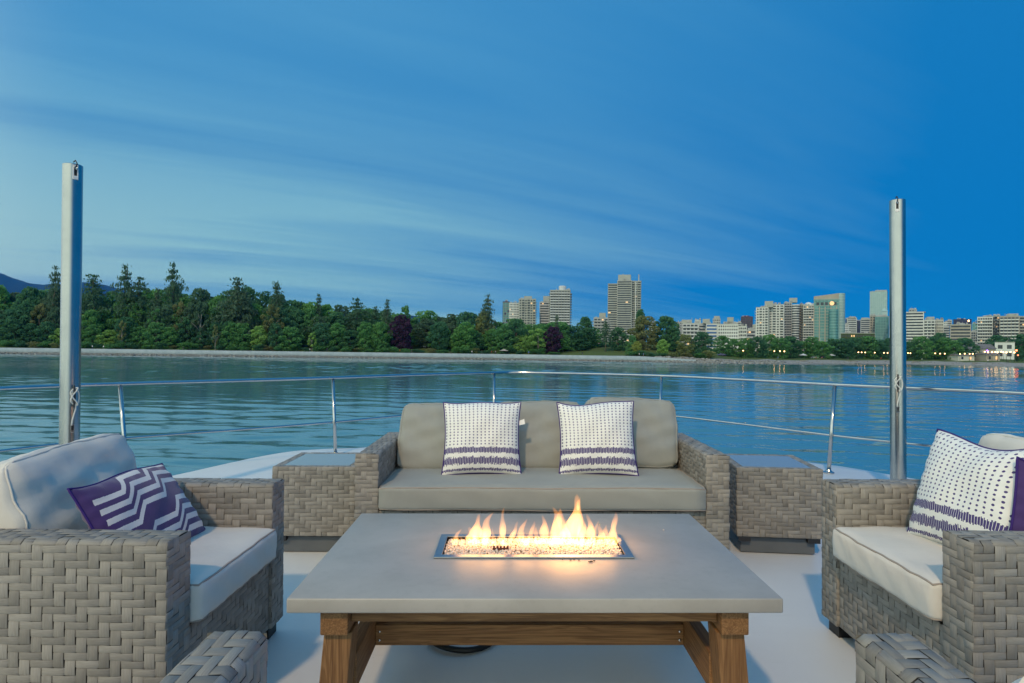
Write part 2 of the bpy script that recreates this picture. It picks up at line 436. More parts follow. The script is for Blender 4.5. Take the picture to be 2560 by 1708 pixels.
def build_ground():
    pxs = np.concatenate([np.arange(-1500, 4101, 28)])
    ss = [-30, -6, 0, 2.5, 5, 7.0, 7.6, 10, 12.5, 16, 20, 26, 34, 45, 60, 80, 110, 160, 260, 420, 700, 1200, 2400, 4800]
    V = []; A = []
    for s in ss:
        for px in pxs:
            y = shore_d(px) + s
            z = ground_z(px, s)
            if s > 0: z += (math.sin(px * .043 + s) + math.sin(px * .117 + 2.1 * s)) * min(.012 * s, .18)
            wob = math.sin(px * .05) * .8 + math.sin(px * .021 + 1) * 1.5 if s < 5 else 0
            V.append((C_LOC.x + (px - 1280) / F_PX * y, y + wob, z)); A.append((s, rightness(px), 0))
    n = len(pxs); Q = [(i * n + k, i * n + k + 1, (i + 1) * n + k + 1, (i + 1) * n + k) for i in range(len(ss) - 1) for k in range(n - 1)]
    me = quads_mesh('ground', np.array(V), np.array(Q), True)
    at = me.attributes.new('land', 'FLOAT_VECTOR', 'POINT'); at.data.foreach_set('vector', np.array(A, dtype=np.float32).ravel())
    m = mat('shore_ground', rough=.95, spec=.1); t, b = nodes(m); o = objc(t)
    s, r, _ = t.sep(t.node('ShaderNodeAttribute', attribute_name='land').outputs['Vector'])
    n1 = t.noise(o, .12, 5, .6); n2 = t.noise(o, 1.2, 4, .6)
    grass = t.mix(n1, (.055, .105, .030), (.115, .170, .050)); grass = t.mix(t.m('MULTIPLY', n2, .5), grass, (.13, .145, .065))
    rockc = t.mix(n2, (.10, .10, .085), (.26, .26, .24)); sand = t.mix(n1, (.27, .27, .25), (.36, .35, .32))
    shorec = t.mix(r, rockc, sand)
    edge = t.m('ADD', s, t.m('MULTIPLY', t.m('SUBTRACT', n1, .5), 9.0))
    lim = t.m('MULTIPLY_ADD', r, 8.0, 12.5)
    k = t.m('MULTIPLY', t.m('SUBTRACT', edge, lim), .4, clamp=True)
    c = t.mix(k, shorec, grass)
    wet = t.m('SUBTRACT', 1.0, t.smooth(s, .2, 3.0)); c = t.mix(t.m('MULTIPLY', wet, .7), c, (.055, .058, .048))
    t.l.new(c, b.inputs['Base Color'])
    g = link('ground', me, None, m); tag(g, kind='structure')
build_ground()

def shore_pt(px, s, dz=0.0):
    y = shore_d(px) + s
    return Vector((C_LOC.x + (px - 1280) / F_PX * y, y, ground_z(px, s) + dz))

def build_seawall():
    # pale stone wall with the walking path on top
    m = mottled('seawall_stone', (.26, .35, .39), (.36, .45, .49), .5, .85)
    V = []; Q = []; pxs = list(range(-900, 1760, 24))
    for px in pxs:
        hgt = -1.75 - 1.6 * rightness(px + 60)
        a, b_ = shore_pt(px, 6.2), shore_pt(px, 7.6)
        for p, z in ((a, -4.6), (a, hgt), (b_, hgt), (b_, -4.6)): V.append((p.x, p.y, z))
    for i in range(len(pxs) - 1):
        for k in range(4): Q.append((i * 4 + k, (i + 1) * 4 + k, (i + 1) * 4 + (k + 1) % 4, i * 4 + (k + 1) % 4))
    o = link('seawall', quads_mesh('seawall', np.array(V), np.array(Q)), None, m)
    tag(o, 'long pale stone seawall along the foot of the wooded shore', 'wall')
    V = []; Q = []
    for px in pxs:
        hgt = -1.80 - 1.6 * rightness(px + 60)
        a, b_ = shore_pt(px, 7.61), shore_pt(px, 12.3)
        for p in (a, b_): V.append((p.x, p.y, hgt + .02))
    Q = [(i * 2, i * 2 + 2, i * 2 + 3, i * 2 + 1) for i in range(len(pxs) - 1)]
    o = link('path', quads_mesh('path', np.array(V), np.array(Q)), None, mottled('path_asphalt', (.30, .31, .31), (.40, .40, .39), .6, .9))
    tag(o, kind='structure')
build_seawall()

def ico(sub=1):
    bm = bmesh.new(); bmesh.ops.create_icosphere(bm, subdivisions=sub, radius=1.0)
    v = np.array([p.co[:] for p in bm.verts]); f = np.array([[q.index for q in p.verts] for p in bm.faces]); bm.free()
    return v, f
ICO1 = ico(1)
def build_rocks():
    v0, f0 = ICO1; V = []; Fs = []; b = 0
    spots = []
    for _ in range(1500):
        px = random.uniform(-120, 1800); spots.append((px, random.uniform(-.5, 6.0), random.uniform(.15, .55)))
    for _ in range(520):
        px = random.uniform(1640, 1960); spots.append((px, random.uniform(0, 13), random.uniform(.3, 1.0)))
    for _ in range(360):
        px = random.uniform(1900, 2640); spots.append((px, random.uniform(0, 16), random.uniform(.12, .5)))
    for px, s, r in spots:
        p = shore_pt(px, s)
        j = v0 * (1 + RNG.normal(0, .16, (len(v0), 1))) * np.array([r * random.uniform(.8, 1.7), r * random.uniform(.8, 1.3), r * random.uniform(.5, .85)])
        V.append(j + np.array(p)); Fs.append(f0 + b); b += len(v0)
    me = quads_mesh('shore_rocks', np.concatenate(V), np.concatenate(Fs))
    o = link('shore_rocks', me, None, mottled('shore_rock', (.10, .105, .09), (.36, .37, .35), .9, .9))
    tag(o, 'grey boulders and tidal rocks strewn along the waterline', 'rocks', kind='stuff')
build_rocks()

# distant mountains across the inlet
def ridge(name, pts, dist, seed, label_kind='structure'):
    rr = random.Random(seed); V = []; Q = []
    xs = np.arange(pts[0][0], pts[-1][0] + 1, 9)
    zs = np.interp(xs, [p[0] for p in pts], [p[1] for p in pts])
    rows = 9; ph = [rr.uniform(0, 6) for _ in range(6)]
    for j in range(rows):
        f = j / (rows - 1)                      # 0 foot, up to the crest at .7, then down the far side
        for x, zt in zip(xs, zs):
            px, py = x * 1.08936, zt * 1.08936
            n = math.sin(px * .05 + ph[0]) * .5 + math.sin(px * .13 + ph[1]) * .3 + math.sin(px * .31 + ph[2]) * .2
            crest = E(px, py - n * 2.2, dist).z
            k = min(f / .7, 1) if f <= .7 else 1 - (f - .7) / .3 * .6
            fold = 1 + .10 * math.sin(px * .035 + ph[3] + j) * (1 - abs(k * 2 - 1))
            V.append(((px - 1280) / F_PX * dist * (1 + (f - .7) * .12), dist * (1 + (f - .7) * .35), 10 + (crest - 10) * (k ** 1.2) * fold))
    n = len(xs); Q = [(i * n + k, i * n + k + 1, (i + 1) * n + k + 1, (i + 1) * n + k) for i in range(rows - 1) for k in range(n - 1)]
    o = link(name, quads_mesh(name, np.array(V), np.array(Q), True), None, mottled('mountain_forest', (.004, .014, .020), (.008, .020, .026), .004, .95))
    tag(o, kind='structure'); return o
ridge('mountain', [(-420, 560), (-260, 590), (-120, 575), (0, 610), (40, 622), (110, 642), (150, 640), (185, 630), (225, 631), (262, 648), (330, 662), (420, 690), (520, 712), (640, 705), (720, 702), (800, 716), (880, 711), (990, 722), (1060, 745), (1200, 790)], 7600, 3)
ridge('hills', [(560, 745), (700, 722), (900, 716), (960, 722), (1010, 728), (1100, 745), (1300, 770), (1500, 785)], 6400, 5)

# ------------------------------------------------------------------ trees
def leaf_mat(name, c0, c1, c2):
    m = mat(name, c0, .75, spec=.2); t, b = nodes(m); o = objc(t)
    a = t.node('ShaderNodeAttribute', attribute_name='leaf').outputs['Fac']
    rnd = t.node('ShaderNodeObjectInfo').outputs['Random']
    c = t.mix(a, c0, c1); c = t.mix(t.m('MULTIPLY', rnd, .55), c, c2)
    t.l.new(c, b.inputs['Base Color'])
    tr = t.node('ShaderNodeBsdfTranslucent'); t.l.new(c, tr.inputs[0]); mx = t.node('ShaderNodeMixShader'); mx.inputs[0].default_value = .48
    t.l.new(b.outputs[0], mx.inputs[1]); t.l.new(tr.outputs[0], mx.inputs[2]); t.l.new(mx.outputs[0], t.n['Material Output'].inputs['Surface'])
    return m
LEAF = {
 'green': leaf_mat('leaves_green', (0.072, 0.222, 0.064), (0.207, 0.459, 0.130), (0.111, 0.291, 0.130)),
 'dark': leaf_mat('leaves_dark', (0.053, 0.161, 0.082), (0.121, 0.291, 0.130), (0.072, 0.208, 0.121)),
 'conifer': leaf_mat('needles', (0.049, 0.125, 0.076), (0.121, 0.237, 0.130), (0.147, 0.208, 0.130)),
 'light': leaf_mat('leaves_light', (0.185, 0.376, 0.085), (0.391, 0.641, 0.174), (0.270, 0.459, 0.144)),
 'olive': leaf_mat('leaves_olive', (0.147, 0.208, 0.072), (0.319, 0.376, 0.144), (0.246, 0.237, 0.116)),
 'purple': leaf_mat('leaves_purple', (0.038, 0.023, 0.046), (0.111, 0.055, 0.116), (0.060, 0.031, 0.071)),
 'yellow': leaf_mat('leaves_yellow', (0.293, 0.376, 0.072), (0.489, 0.555, 0.144), (0.342, 0.416, 0.116)),
}
M['bark'] = mottled('bark', (.10, .085, .065), (.20, .18, .15), .8, .95)
M['bark_pale'] = mottled('bark_pale', (.22, .21, .18), (.34, .32, .28), .8, .95)

def leaf_quads(C, size, tilt=1.0):
    """random little quads at centres C"""
    n = len(C)
    a = RNG.normal(size=(n, 3)); a[:, 2] *= tilt; a /= np.linalg.norm(a, axis=1)[:, None]
    b = RNG.normal(size=(n, 3)); b -= a * (a * b).sum(1)[:, None]; b /= np.linalg.norm(b, axis=1)[:, None]
    c = np.cross(a, b); s = (size * RNG.uniform(.6, 1.4, n))[:, None]
    V = np.stack([C - b * s - c * s * .55, C + b * s - c * s * .55, C + b * s * .8 + c * s * .55, C - b * s * .8 + c * s * .55], 1).reshape(-1, 3)
    return V

def crown_mesh(name, C, size, tint):
    V = leaf_quads(C, size); Q = np.arange(len(V)).reshape(-1, 4)
    me = quads_mesh(name, V, Q)
    at = me.attributes.new('leaf', 'FLOAT', 'POINT'); at.data.foreach_set('value', np.repeat(np.clip(tint, 0, 1), 4).astype(np.float32))
    return me

def broadleaf(i, nclump=26, per=150, lo=.14, open_=0.0):
    C = []; T = []
    for k in range(nclump):
        t = (k + .5) / nclump; ph = k * 2.39996 + i
        z = lo + (1 - lo) * t
        prof = math.sin(math.pi * min(max((t * .88 + .10), 0), 1)) ** .62
        rad = .42 * prof * random.uniform(.45, 1.0)
        c = np.array([rad * math.cos(ph), rad * math.sin(ph), z - .045 + random.uniform(-.02, .02)])
        r = random.uniform(.10, .175) * (1 - .35 * open_)
        d = RNG.normal(size=(per, 3)); d /= np.linalg.norm(d, axis=1)[:, None]
        rr = RNG.uniform(.45, 1.0, per) ** .5
        p = c + d * rr[:, None] * np.array([r * 1.15, r * 1.15, r * .62])
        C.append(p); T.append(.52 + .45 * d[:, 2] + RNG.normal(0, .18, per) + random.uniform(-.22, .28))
    C = np.concatenate(C); T = np.concatenate(T)
    C[:, 2] = np.clip(C[:, 2], lo * .6, 1.0)
    return crown_mesh('broadleaf_crown', C, .023, T)

def conifer(i, levels=17, lo=.16, top_heavy=False):
    C = []; T = []
    for k in range(levels):
        t = k / (levels - 1); z = lo + (1 - lo) * t
        if top_heavy: w = .5 * (math.sin(math.pi * min(t * .8 + .18, 1)) ** .8) * random.uniform(.55, 1.0)
        else: w = .5 * ((1 - t) ** .62) * random.uniform(.62, 1.0) + .02
        nb = 7 if t < .8 else 5
        for b in range(nb):
            if random.random() < .12: continue
            ph = b * 2 * math.pi / nb + k * 1.1 + random.uniform(-.3, .3); L = w * random.choice([.45, .6, .75, .9, 1.05, 1.25])
            n = int(34 * (L / .3)) + 8
            f = RNG.uniform(.12, 1, n)
            spread = .035 + .05 * (1 - f)
            p = np.stack([math.cos(ph) * L * f + RNG.normal(0, 1, n) * spread * .8, math.sin(ph) * L * f + RNG.normal(0, 1, n) * spread * .8,
                          z - .07 * L / .4 * f * f + .02 + RNG.normal(0, .013, n)], 1)
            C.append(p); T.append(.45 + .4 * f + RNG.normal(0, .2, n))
    n = 40; C.append(np.stack([RNG.normal(0, .02, n), RNG.normal(0, .02, n), RNG.uniform(.86, 1.0, n)], 1)); T.append(RNG.uniform(.2, .6, n))
    return crown_mesh('conifer_crown', np.concatenate(C), .018, np.concatenate(T))

def shrub(i):
    C = []; T = []
    for k in range(9):
        ph = k * 2.4 + i; rad = .3 * random.uniform(.2, 1)
        c = np.array([rad * math.cos(ph), rad * math.sin(ph), random.uniform(.25, .75)])
        d = RNG.normal(size=(120, 3)); d /= np.linalg.norm(d, axis=1)[:, None]
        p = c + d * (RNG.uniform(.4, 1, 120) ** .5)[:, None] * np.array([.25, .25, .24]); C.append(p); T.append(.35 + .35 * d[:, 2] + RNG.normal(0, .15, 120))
    C = np.concatenate(C); C[:, 2] = np.clip(C[:, 2], .02, 1)
    return crown_mesh('shrub_crown', C, .035, np.concatenate(T))

CROWN = {
 'broad': [broadleaf(i, random.randint(24, 34), 150) for i in range(6)],
 'open': [broadleaf(i + 20, 15, 120, .34, 1.0) for i in range(3)],
 'low': [broadleaf(i + 40, 26, 160, .04) for i in range(3)],
 'conifer': [conifer(i, 14) for i in range(5)],
 'pine': [conifer(i, 10, .34, True) for i in range(4)],
 'shrub': [shrub(i) for i in range(3)],
}
def trunk_mesh(i, limbs=5, top=.8, r0=.020):
    b = MB(); rr = random.Random(i)
    pts = [(rr.uniform(-.012, .012) * k, rr.uniform(-.012, .012) * k, top * k / 5) for k in range(6)]
    b.tube(pts, [r0 * (1.25 - .2 * k) for k in range(6)], 7)
    for k in range(limbs):
        z = rr.uniform(.25, .6) * top / .8; a = rr.uniform(0, 6.28); L = rr.uniform(.14, .3)
        b.tube([(0, 0, z), (math.cos(a) * L * .5, math.sin(a) * L * .5, z + L * .45), (math.cos(a) * L, math.sin(a) * L, z + L * .8)], [r0 * .5, r0 * .32, r0 * .12], 5)
    return mesh('trunk', b.v, b.f, True)
TRUNK = {'broad': [trunk_mesh(i) for i in range(3)], 'conifer': [trunk_mesh(9, 0, .96, .014)]}
NTREE = [0]
def tree(name, dpx, dtop, dw, form, leaf, s, label, group=None, bark='bark', rz=None):
    """dpx, dtop, dw in the 2350 px wide view; s metres behind the waterline"""
    px, py = dpx * 1.08936, dtop * 1.08936
    y = shore_d(px) + s; p = E(px, py, y); zb = ground_z(px, s) - .3
    H = p.z - zb; W = dw * 1.08936 * y / F_PX
    i = NTREE[0]; NTREE[0] += 1
    r = empty(name, (p.x, y, zb), random.uniform(0, 6.28) if rz is None else rz); r.scale = (W, W, H)
    cm = CROWN[form][i % len(CROWN[form])]
    tm = TRUNK['conifer' if form in ('conifer', 'pine') else 'broad']
    if form != 'shrub':
        t = link('trunk', tm[i % len(tm)], r); 
        if not t.data.materials: t.data.materials.append(M['bark'])
        t.material_slots[0].link = 'OBJECT'; t.material_slots[0].material = M[bark]
        k = H / max(W, .1) ; t.scale = (min(k, 3.0) * .8, min(k, 3.0) * .8, 1)
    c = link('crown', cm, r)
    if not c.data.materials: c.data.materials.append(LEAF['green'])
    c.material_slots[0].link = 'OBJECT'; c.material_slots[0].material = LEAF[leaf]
    tag(r, label, 'shrub' if form == 'shrub' else 'tree', group)
    return r

W_PROF = ([-120, 0, 100, 200, 300, 400, 500, 560, 650, 700, 780, 850, 940, 1000, 1080, 1150, 1250, 1330, 1362],
          [668, 672, 672, 690, 682, 672, 682, 668, 690, 697, 702, 706, 722, 714, 722, 731, 728, 733, 760])
def wood_top(d): return float(np.interp(d, *W_PROF))
ORD = ['first', 'second', 'third', 'fourth', 'fifth', 'sixth', 'seventh', 'eighth', 'ninth', 'tenth', 'eleventh', 'twelfth', 'thirteenth', 'fourteenth', 'fifteenth']
MARKS = [(-999, 'the left picture edge'), (168, 'the left metal pole'), (398, 'the umbrella pine'), (545, 'the broad pointed fir'), (732, 'the thin spire'), (922, 'the large purple tree'), (1120, 'the lone pine'), (1268, 'the smaller purple tree'), (1410, 'the tallest tower')]
BMARKS = [(-999, 'the riprap'), (1738, 'the white slab tower'), (1870, 'the sloping-crown tower'), (1995, 'the tall glass tower'), (2062, 'the right metal pole'), (2190, 'the tan mid-rise')]
_CNT = {}
def nth(kind, d, marks):
    k, m_ = [(k, n) for k, (x, n) in enumerate(marks) if x <= d][-1]
    _CNT[(kind, k)] = _CNT.get((kind, k), 0) + 1
    return '%s right of %s' % (ORD[min(_CNT[(kind, k)] - 1, 14)], m_)
LOOK = {'green': 'mid-green', 'dark': 'dark green', 'conifer': 'grey-green', 'light': 'light green', 'olive': 'olive'}
def build_trees():
    R = random.Random(5)
    # tall evergreens that stand above the wood
    tall = [(128, 619, 44, 'pine', 'tall dark fir with ragged top just left of the metal pole'),
            (214, 637, 66, 'conifer', 'tall broad fir standing right behind the metal pole'),
            (288, 615, 52, 'pine', 'tall fir with flat bushy top against the mountain slope'),
            (320, 642, 60, 'pine', 'broad grey-green fir below the flat-topped fir'),
            (362, 668, 36, 'conifer', 'slim fir between the broad fir and the umbrella pine'),
            (398, 612, 46, 'pine', 'highest pine of the wood, umbrella crown on a bare stem'),
            (545, 644, 66, 'conifer', 'broad pointed fir rising mid-wood with bare lower trunk'),
            (636, 654, 46, 'conifer', 'dark fir standing above the sparse olive tree'),
            (732, 680, 26, 'conifer', 'thin spire-like evergreen poking above the wood'),
            (820, 690, 60, 'pine', 'dark cedar with drooping layered boughs mid-wood'),
            (862, 708, 34, 'conifer', 'small evergreen between the cedar and the round tree'),
            (889, 692, 26, 'conifer', 'narrow twin-topped evergreen above the purple tree'),
            (1120, 682, 40, 'pine', 'lone pine with airy crown standing left of the towers'),
            (1278, 727, 18, 'conifer', 'dark slim cypress in front of the pale apartment tower'),
            (1390, 718 + 22, 30, 'pine', 'small round-topped pine left of the tallest tower')]
    for d, t, w, f, l in tall: tree('evergreen_tree', d, t, w * (1.75 if f == 'conifer' else 1.35), f, 'conifer', R.uniform(24, 33), l)
    # the wood itself, back to front
    d = -110
    while d < 1352:
        w = R.uniform(62, 96); t = wood_top(d) + R.uniform(-21, 2) + 15 * min(max((d - 620) / 260, 0), 1)
        lf = R.choice(['green', 'dark', 'green', 'dark', 'green', 'conifer'])
        tree('broadleaf_tree', d, t, w, R.choice(['broad', 'broad', 'low']), lf, R.uniform(34, 52), LOOK[lf] + ' tree at the back of the wood, ' + nth('back', d, MARKS), 'back rank of the wood')
        d += R.uniform(26, 40)
    d = -100
    while d < 1352:
        w = R.uniform(50, 80); t = wood_top(d) + R.uniform(8, 40) + 8 * min(max((d - 620) / 260, 0), 1)
        lf = R.choice(['green', 'dark', 'green', 'conifer', 'dark', 'green', 'olive'])
        tree('broadleaf_tree', d, t, w, R.choice(['broad', 'low', 'broad', 'conifer']) if lf != 'olive' else 'open', lf, R.uniform(24, 34), LOOK[lf] + ' tree inside the wood, ' + nth('mid', d, MARKS), 'middle rank of the wood')
        d += R.uniform(26, 38)
    d = -100
    while d < 1300:
        if not (890 < d < 990 or 1210 < d < 1300 or 700 < d < 735):
            w = R.uniform(40, 64); t = 740 + R.uniform(-12, 22) + max(0, d - 700) * .022
            tree('broadleaf_tree', d, t, w, R.choice(['low', 'low', 'broad']), (lf := R.choice(['green', 'dark', 'green', 'light', 'dark'])), R.uniform(17, 23), LOOK[lf] + ' bushy tree fronting the wood, ' + nth('front', d, MARKS), 'front rank of the wood')
        d += R.uniform(28, 46)
    d = -90
    while d < 1640:
        if not (1290 < d < 1440):
            t = (779 if d < 200 else 781) + d * .016 + R.uniform(-4, 6)
            tree('shrub', d, t, R.uniform(22, 44), 'shrub', (lf := R.choice(['green', 'dark', 'green', 'olive'])), R.uniform(13.5, 17), LOOK[lf] + ' shrub above the seawall, ' + nth('shrub', d, MARKS), 'shrubs on the bank')
        d += R.uniform(20, 34)
    # single trees one can point at
    S = [(930, 699, 42, 'open', 'green', 33, 'round-headed tree standing above the purple tree'),
         (922, 724, 62, 'low', 'purple', 20, 'large dark purple tree in the middle of the wood'),
         (1268, 750, 52, 'low', 'purple', 19, 'smaller dark purple tree beside the light green tree'),
         (1236, 753, 62, 'open', 'light', 18, 'spreading light green tree left of the smaller purple tree'),
         (1070, 740, 66, 'low', 'green', 19, 'big rounded green tree at the shore left of the lone pine'),
         (1185, 732, 62, 'low', 'dark', 20, 'rounded dark tree between the big rounded tree and the light one'),
         (876, 740, 50, 'low', 'green', 18, 'bushy mid-green tree touching the left side of the purple tree'),
         (717, 762, 30, 'open', 'light', 15, 'small pale green tree with a thin stem by the seawall'),
         (625, 700, 58, 'open', 'olive', 21, 'sparse olive tree with pale forked stems'),
         (415, 690, 44, 'open', 'olive', 24, 'tall thin tree with one pale bare trunk'),
         (462, 690, 44, 'open', 'conifer', 20, 'pair-stemmed thin tree near the shore'),
         (360, 710, 40, 'open', 'green', 20, 'slender leafy tree with layered branches'),
         (280, 735, 24, 'open', 'olive', 16, 'small broken-topped tree right of the metal pole'),
         (495, 745, 18, 'open', 'olive', 14, 'stub of a dead tree on the bank'),
         (1110, 716, 50, 'broad', 'olive', 30, 'rust-tinged tree below the lone pine'),
         (535, 742, 60, 'low', 'green', 18, 'broad leafy tree left of the sparse olive tree'),
         (1345, 727, 50, 'broad', 'dark', 40, 'dark tree at the right end of the wood')]
    for d, t, w, f, lf, s, l in S: tree('tree', d, t, w, f, lf, s, l, bark='bark_pale' if f == 'open' else 'bark')
    # the clump right of the tallest tower
    S = [(1470, 711, 36, 'broad', 'dark', 48, 'tall dark tree whose head tops the clump by the tower'),
         (1478, 726, 72, 'low', 'olive', 40, 'big brownish tree right of the tallest tower'),
         (1530, 726, 72, 'broad', 'dark', 42, 'big dark green tree right of the brownish tree'),
         (1420, 752, 50, 'low', 'dark', 34, 'drooping dark tree at the foot of the tallest tower'),
         (1450, 770, 30, 'low', 'green', 22, 'low green tree under the brownish tree'),
         (1462, 784, 29, 'low', 'yellow', 19, 'small yellow-green round tree by the beach'),
         (1523, 779, 32, 'low', 'light', 19, 'small bright green round tree by the beach'),
         (1572, 768, 46, 'low', 'olive', 20, 'brown-green rounded tree by the riprap'),
         (1612, 762, 58, 'low', 'dark', 20, 'blue-green tree leaning over the riprap'),
         (1548, 750, 42, 'broad', 'dark', 36, 'dark tree behind the bright green round tree'),
         (1385, 790, 50, 'low', 'dark', 60, 'low dark tree behind the lawn'),
         (1300, 782, 40, 'low', 'green', 40, 'green bush-like tree at the left end of the lawn')]
    for d, t, w, f, lf, s, l in S: tree('tree', d, t, w, f, lf, s, l)
    # the row behind the beach
    d = 1660
    while d < 2225:
        t = 778 + R.uniform(-7, 7) - 6 * math.exp(-((d - 1760) / 60) ** 2)
        tree('beach_tree', d, t, R.uniform(44, 62), 'low', (lf := R.choice(['green', 'dark', 'dark', 'green'])), R.uniform(44, 62), LOOK[lf] + ' tree in the beach row, ' + nth('beach', d, BMARKS), 'row of trees behind the beach')
        d += R.uniform(21, 30)
    for d, t, w, l in [(2290, 770, 60, 'left of two round trees below the right-hand apartment blocks'), (2345, 768, 60, 'right of two round trees below the right-hand apartment blocks'),
                       (2210, 776, 44, 'dark tree at the end of the row by the pale tower'), (2340, 800, 22, 'small tree beside the lit kiosks'), (2155, 764, 44, 'dark tree peeping over the row in front of the long white block')]:
        tree('tree', d, t, w, 'low', 'dark', 120 if d != 2340 else 50, l)
build_trees()

# ------------------------------------------------------------------ buildings
def bm_(name, c, rough=.8): return mottled(name, tuple(k * .88 for k in c), tuple(min(k * 1.08, .85) for k in c), .15, rough)
BM = {'white': bm_('render_white', (.66, .72, .69)), 'cream': bm_('render_cream', (.56, .59, .52)), 'concrete': bm_('concrete_wall', (.38, .42, .38)), 'grey': bm_('grey_wall', (.42, .45, .45)),
      'tan': bm_('tan_wall', (.38, .37, .31)), 'plum': bm_('plum_wall', (.10, .055, .11)), 'navy': bm_('navy_wall', (.03, .035, .10)), 'pale': bm_('pale_wall', (.58, .63, .64)),
      'teal': mottled('teal_glazing', (.10, .27, .26), (.16, .38, .36), .12, .12), 'sky_glass': mottled('pale_green_glazing', (.30, .46, .45), (.38, .54, .52), .12, .15),
      'blue_glass': mottled('blue_glazing', (.05, .13, .32), (.07, .17, .40), .12, .15), 'teal_dark': mottled('teal_glazing_dark', (.06, .19, .19), (.10, .27, .26), .2, .1), 'sky_dark': mottled('pale_green_glazing_dark', (.24, .39, .39), (.32, .48, .47), .2, .12), 'ivy': mottled('ivy_wall', (.03, .055, .02), (.06, .09, .03), .4, .9)}
M['win'] = mottled('window_glass', (.018, .026, .032), (.075, .09, .10), .30, .12, spec=.35)
M['rail_glass'] = mat('balcony_glass', (.40, .52, .52), .15)
M['roofing'] = mottled('flat_roofing', (.12, .12, .12), (.2, .2, .2), .5, .9)
def m_emit(name, c, s):
    m = mat(name, c, .5); b = m.node_tree.nodes['Principled BSDF']
    b.inputs['Emission Color'].default_value = tuple(c) + (1,); b.inputs['Emission Strength'].default_value = s
    m.cycles.emission_sampling = 'NONE'
    return m
M['lit'] = m_emit('lit_window', (1.0, .62, .30), .55)
M['lamp_glow'] = m_emit('lamp_glow', (1.0, .56, .24), 7.0)
M['lamp_red'] = m_emit('red_lamp_glow', (1.0, .16, .07), 7.0)
M['lamp_violet'] = m_emit('violet_sign_glow', (.40, .14, 1.0), 4.0)

class Facade:
    def __init__(s): s.wall = MB(); s.win = MB(); s.bal = MB(); s.lit = MB(); s.rf = MB()
def facade(fc, x0, x1, y0, z0, z1, style, bays, R, fh=3.0, face='front', pl=.02):
    """windows and balconies on the face at y=y0 (front) or x=x0 (left / right side, then x1 is the far y)"""
    n = max(2, int((z1 - z0) / fh)); fh = (z1 - z0) / n
    def bx(mb, a0, a1, b0, b1, c0, c1):     # a along the face, b outwards, c up
        if face == 'front': mb.box(a0, a1, y0 - b1, y0 - b0, c0, c1)
        elif face == 'left': mb.box(y0 - b1, y0 - b0, a0, a1, c0, c1)
        else: mb.box(y0 + b0, y0 + b1, a0, a1, c0, c1)
    W = x1 - x0; bw = W / bays
    for k in range(n):
        z = z0 + k * fh
        if style == 'band':
            bx(fc.win, x0 + .3, x1 - .3, -.2, .06, z + fh * .38, z + fh * .92)
            if R.random() < .05:
                a = x0 + R.random() * W * .7; bx(fc.lit, a, a + bw * .8, 0, .10, z + fh * .42, z + fh * .88)
        elif style == 'glass':
            bx(fc.bal, x0, x1, -.1, .10, z + fh * .90, z + fh)
            for q in range(bays):
                if R.random() < .93: bx(fc.win, x0 + q * bw + .25, x0 + (q + 1) * bw - .25, -.1, .05, z + .2, z + fh * .84)
        else:
            for q in range(bays):
                a0, a1 = x0 + q * bw, x0 + (q + 1) * bw
                st = style if style != 'mix' else ('balcony' if q % 2 else 'punch')
                if st == 'balcony':
                    bx(fc.win, a0 + bw * .10, a1 - bw * .10, -.3, .06, z + .15, z + fh * .86)
                    bx(fc.bal, a0 + bw * .06, a1 - bw * .06, 0, 1.5, z - .12, z + .12)
                    bx(fc.bal, a0 + bw * .06, a1 - bw * .06, 1.38, 1.5, z + .12, z + 1.05)
                else:
                    bx(fc.win, a0 + bw * .24, a1 - bw * .24, -.3, .05, z + fh * .30, z + fh * .82)
                if R.random() < .022: bx(fc.lit, a0 + bw * .25, a1 - bw * .25, 0, .09, z + fh * .32, z + fh * .80)

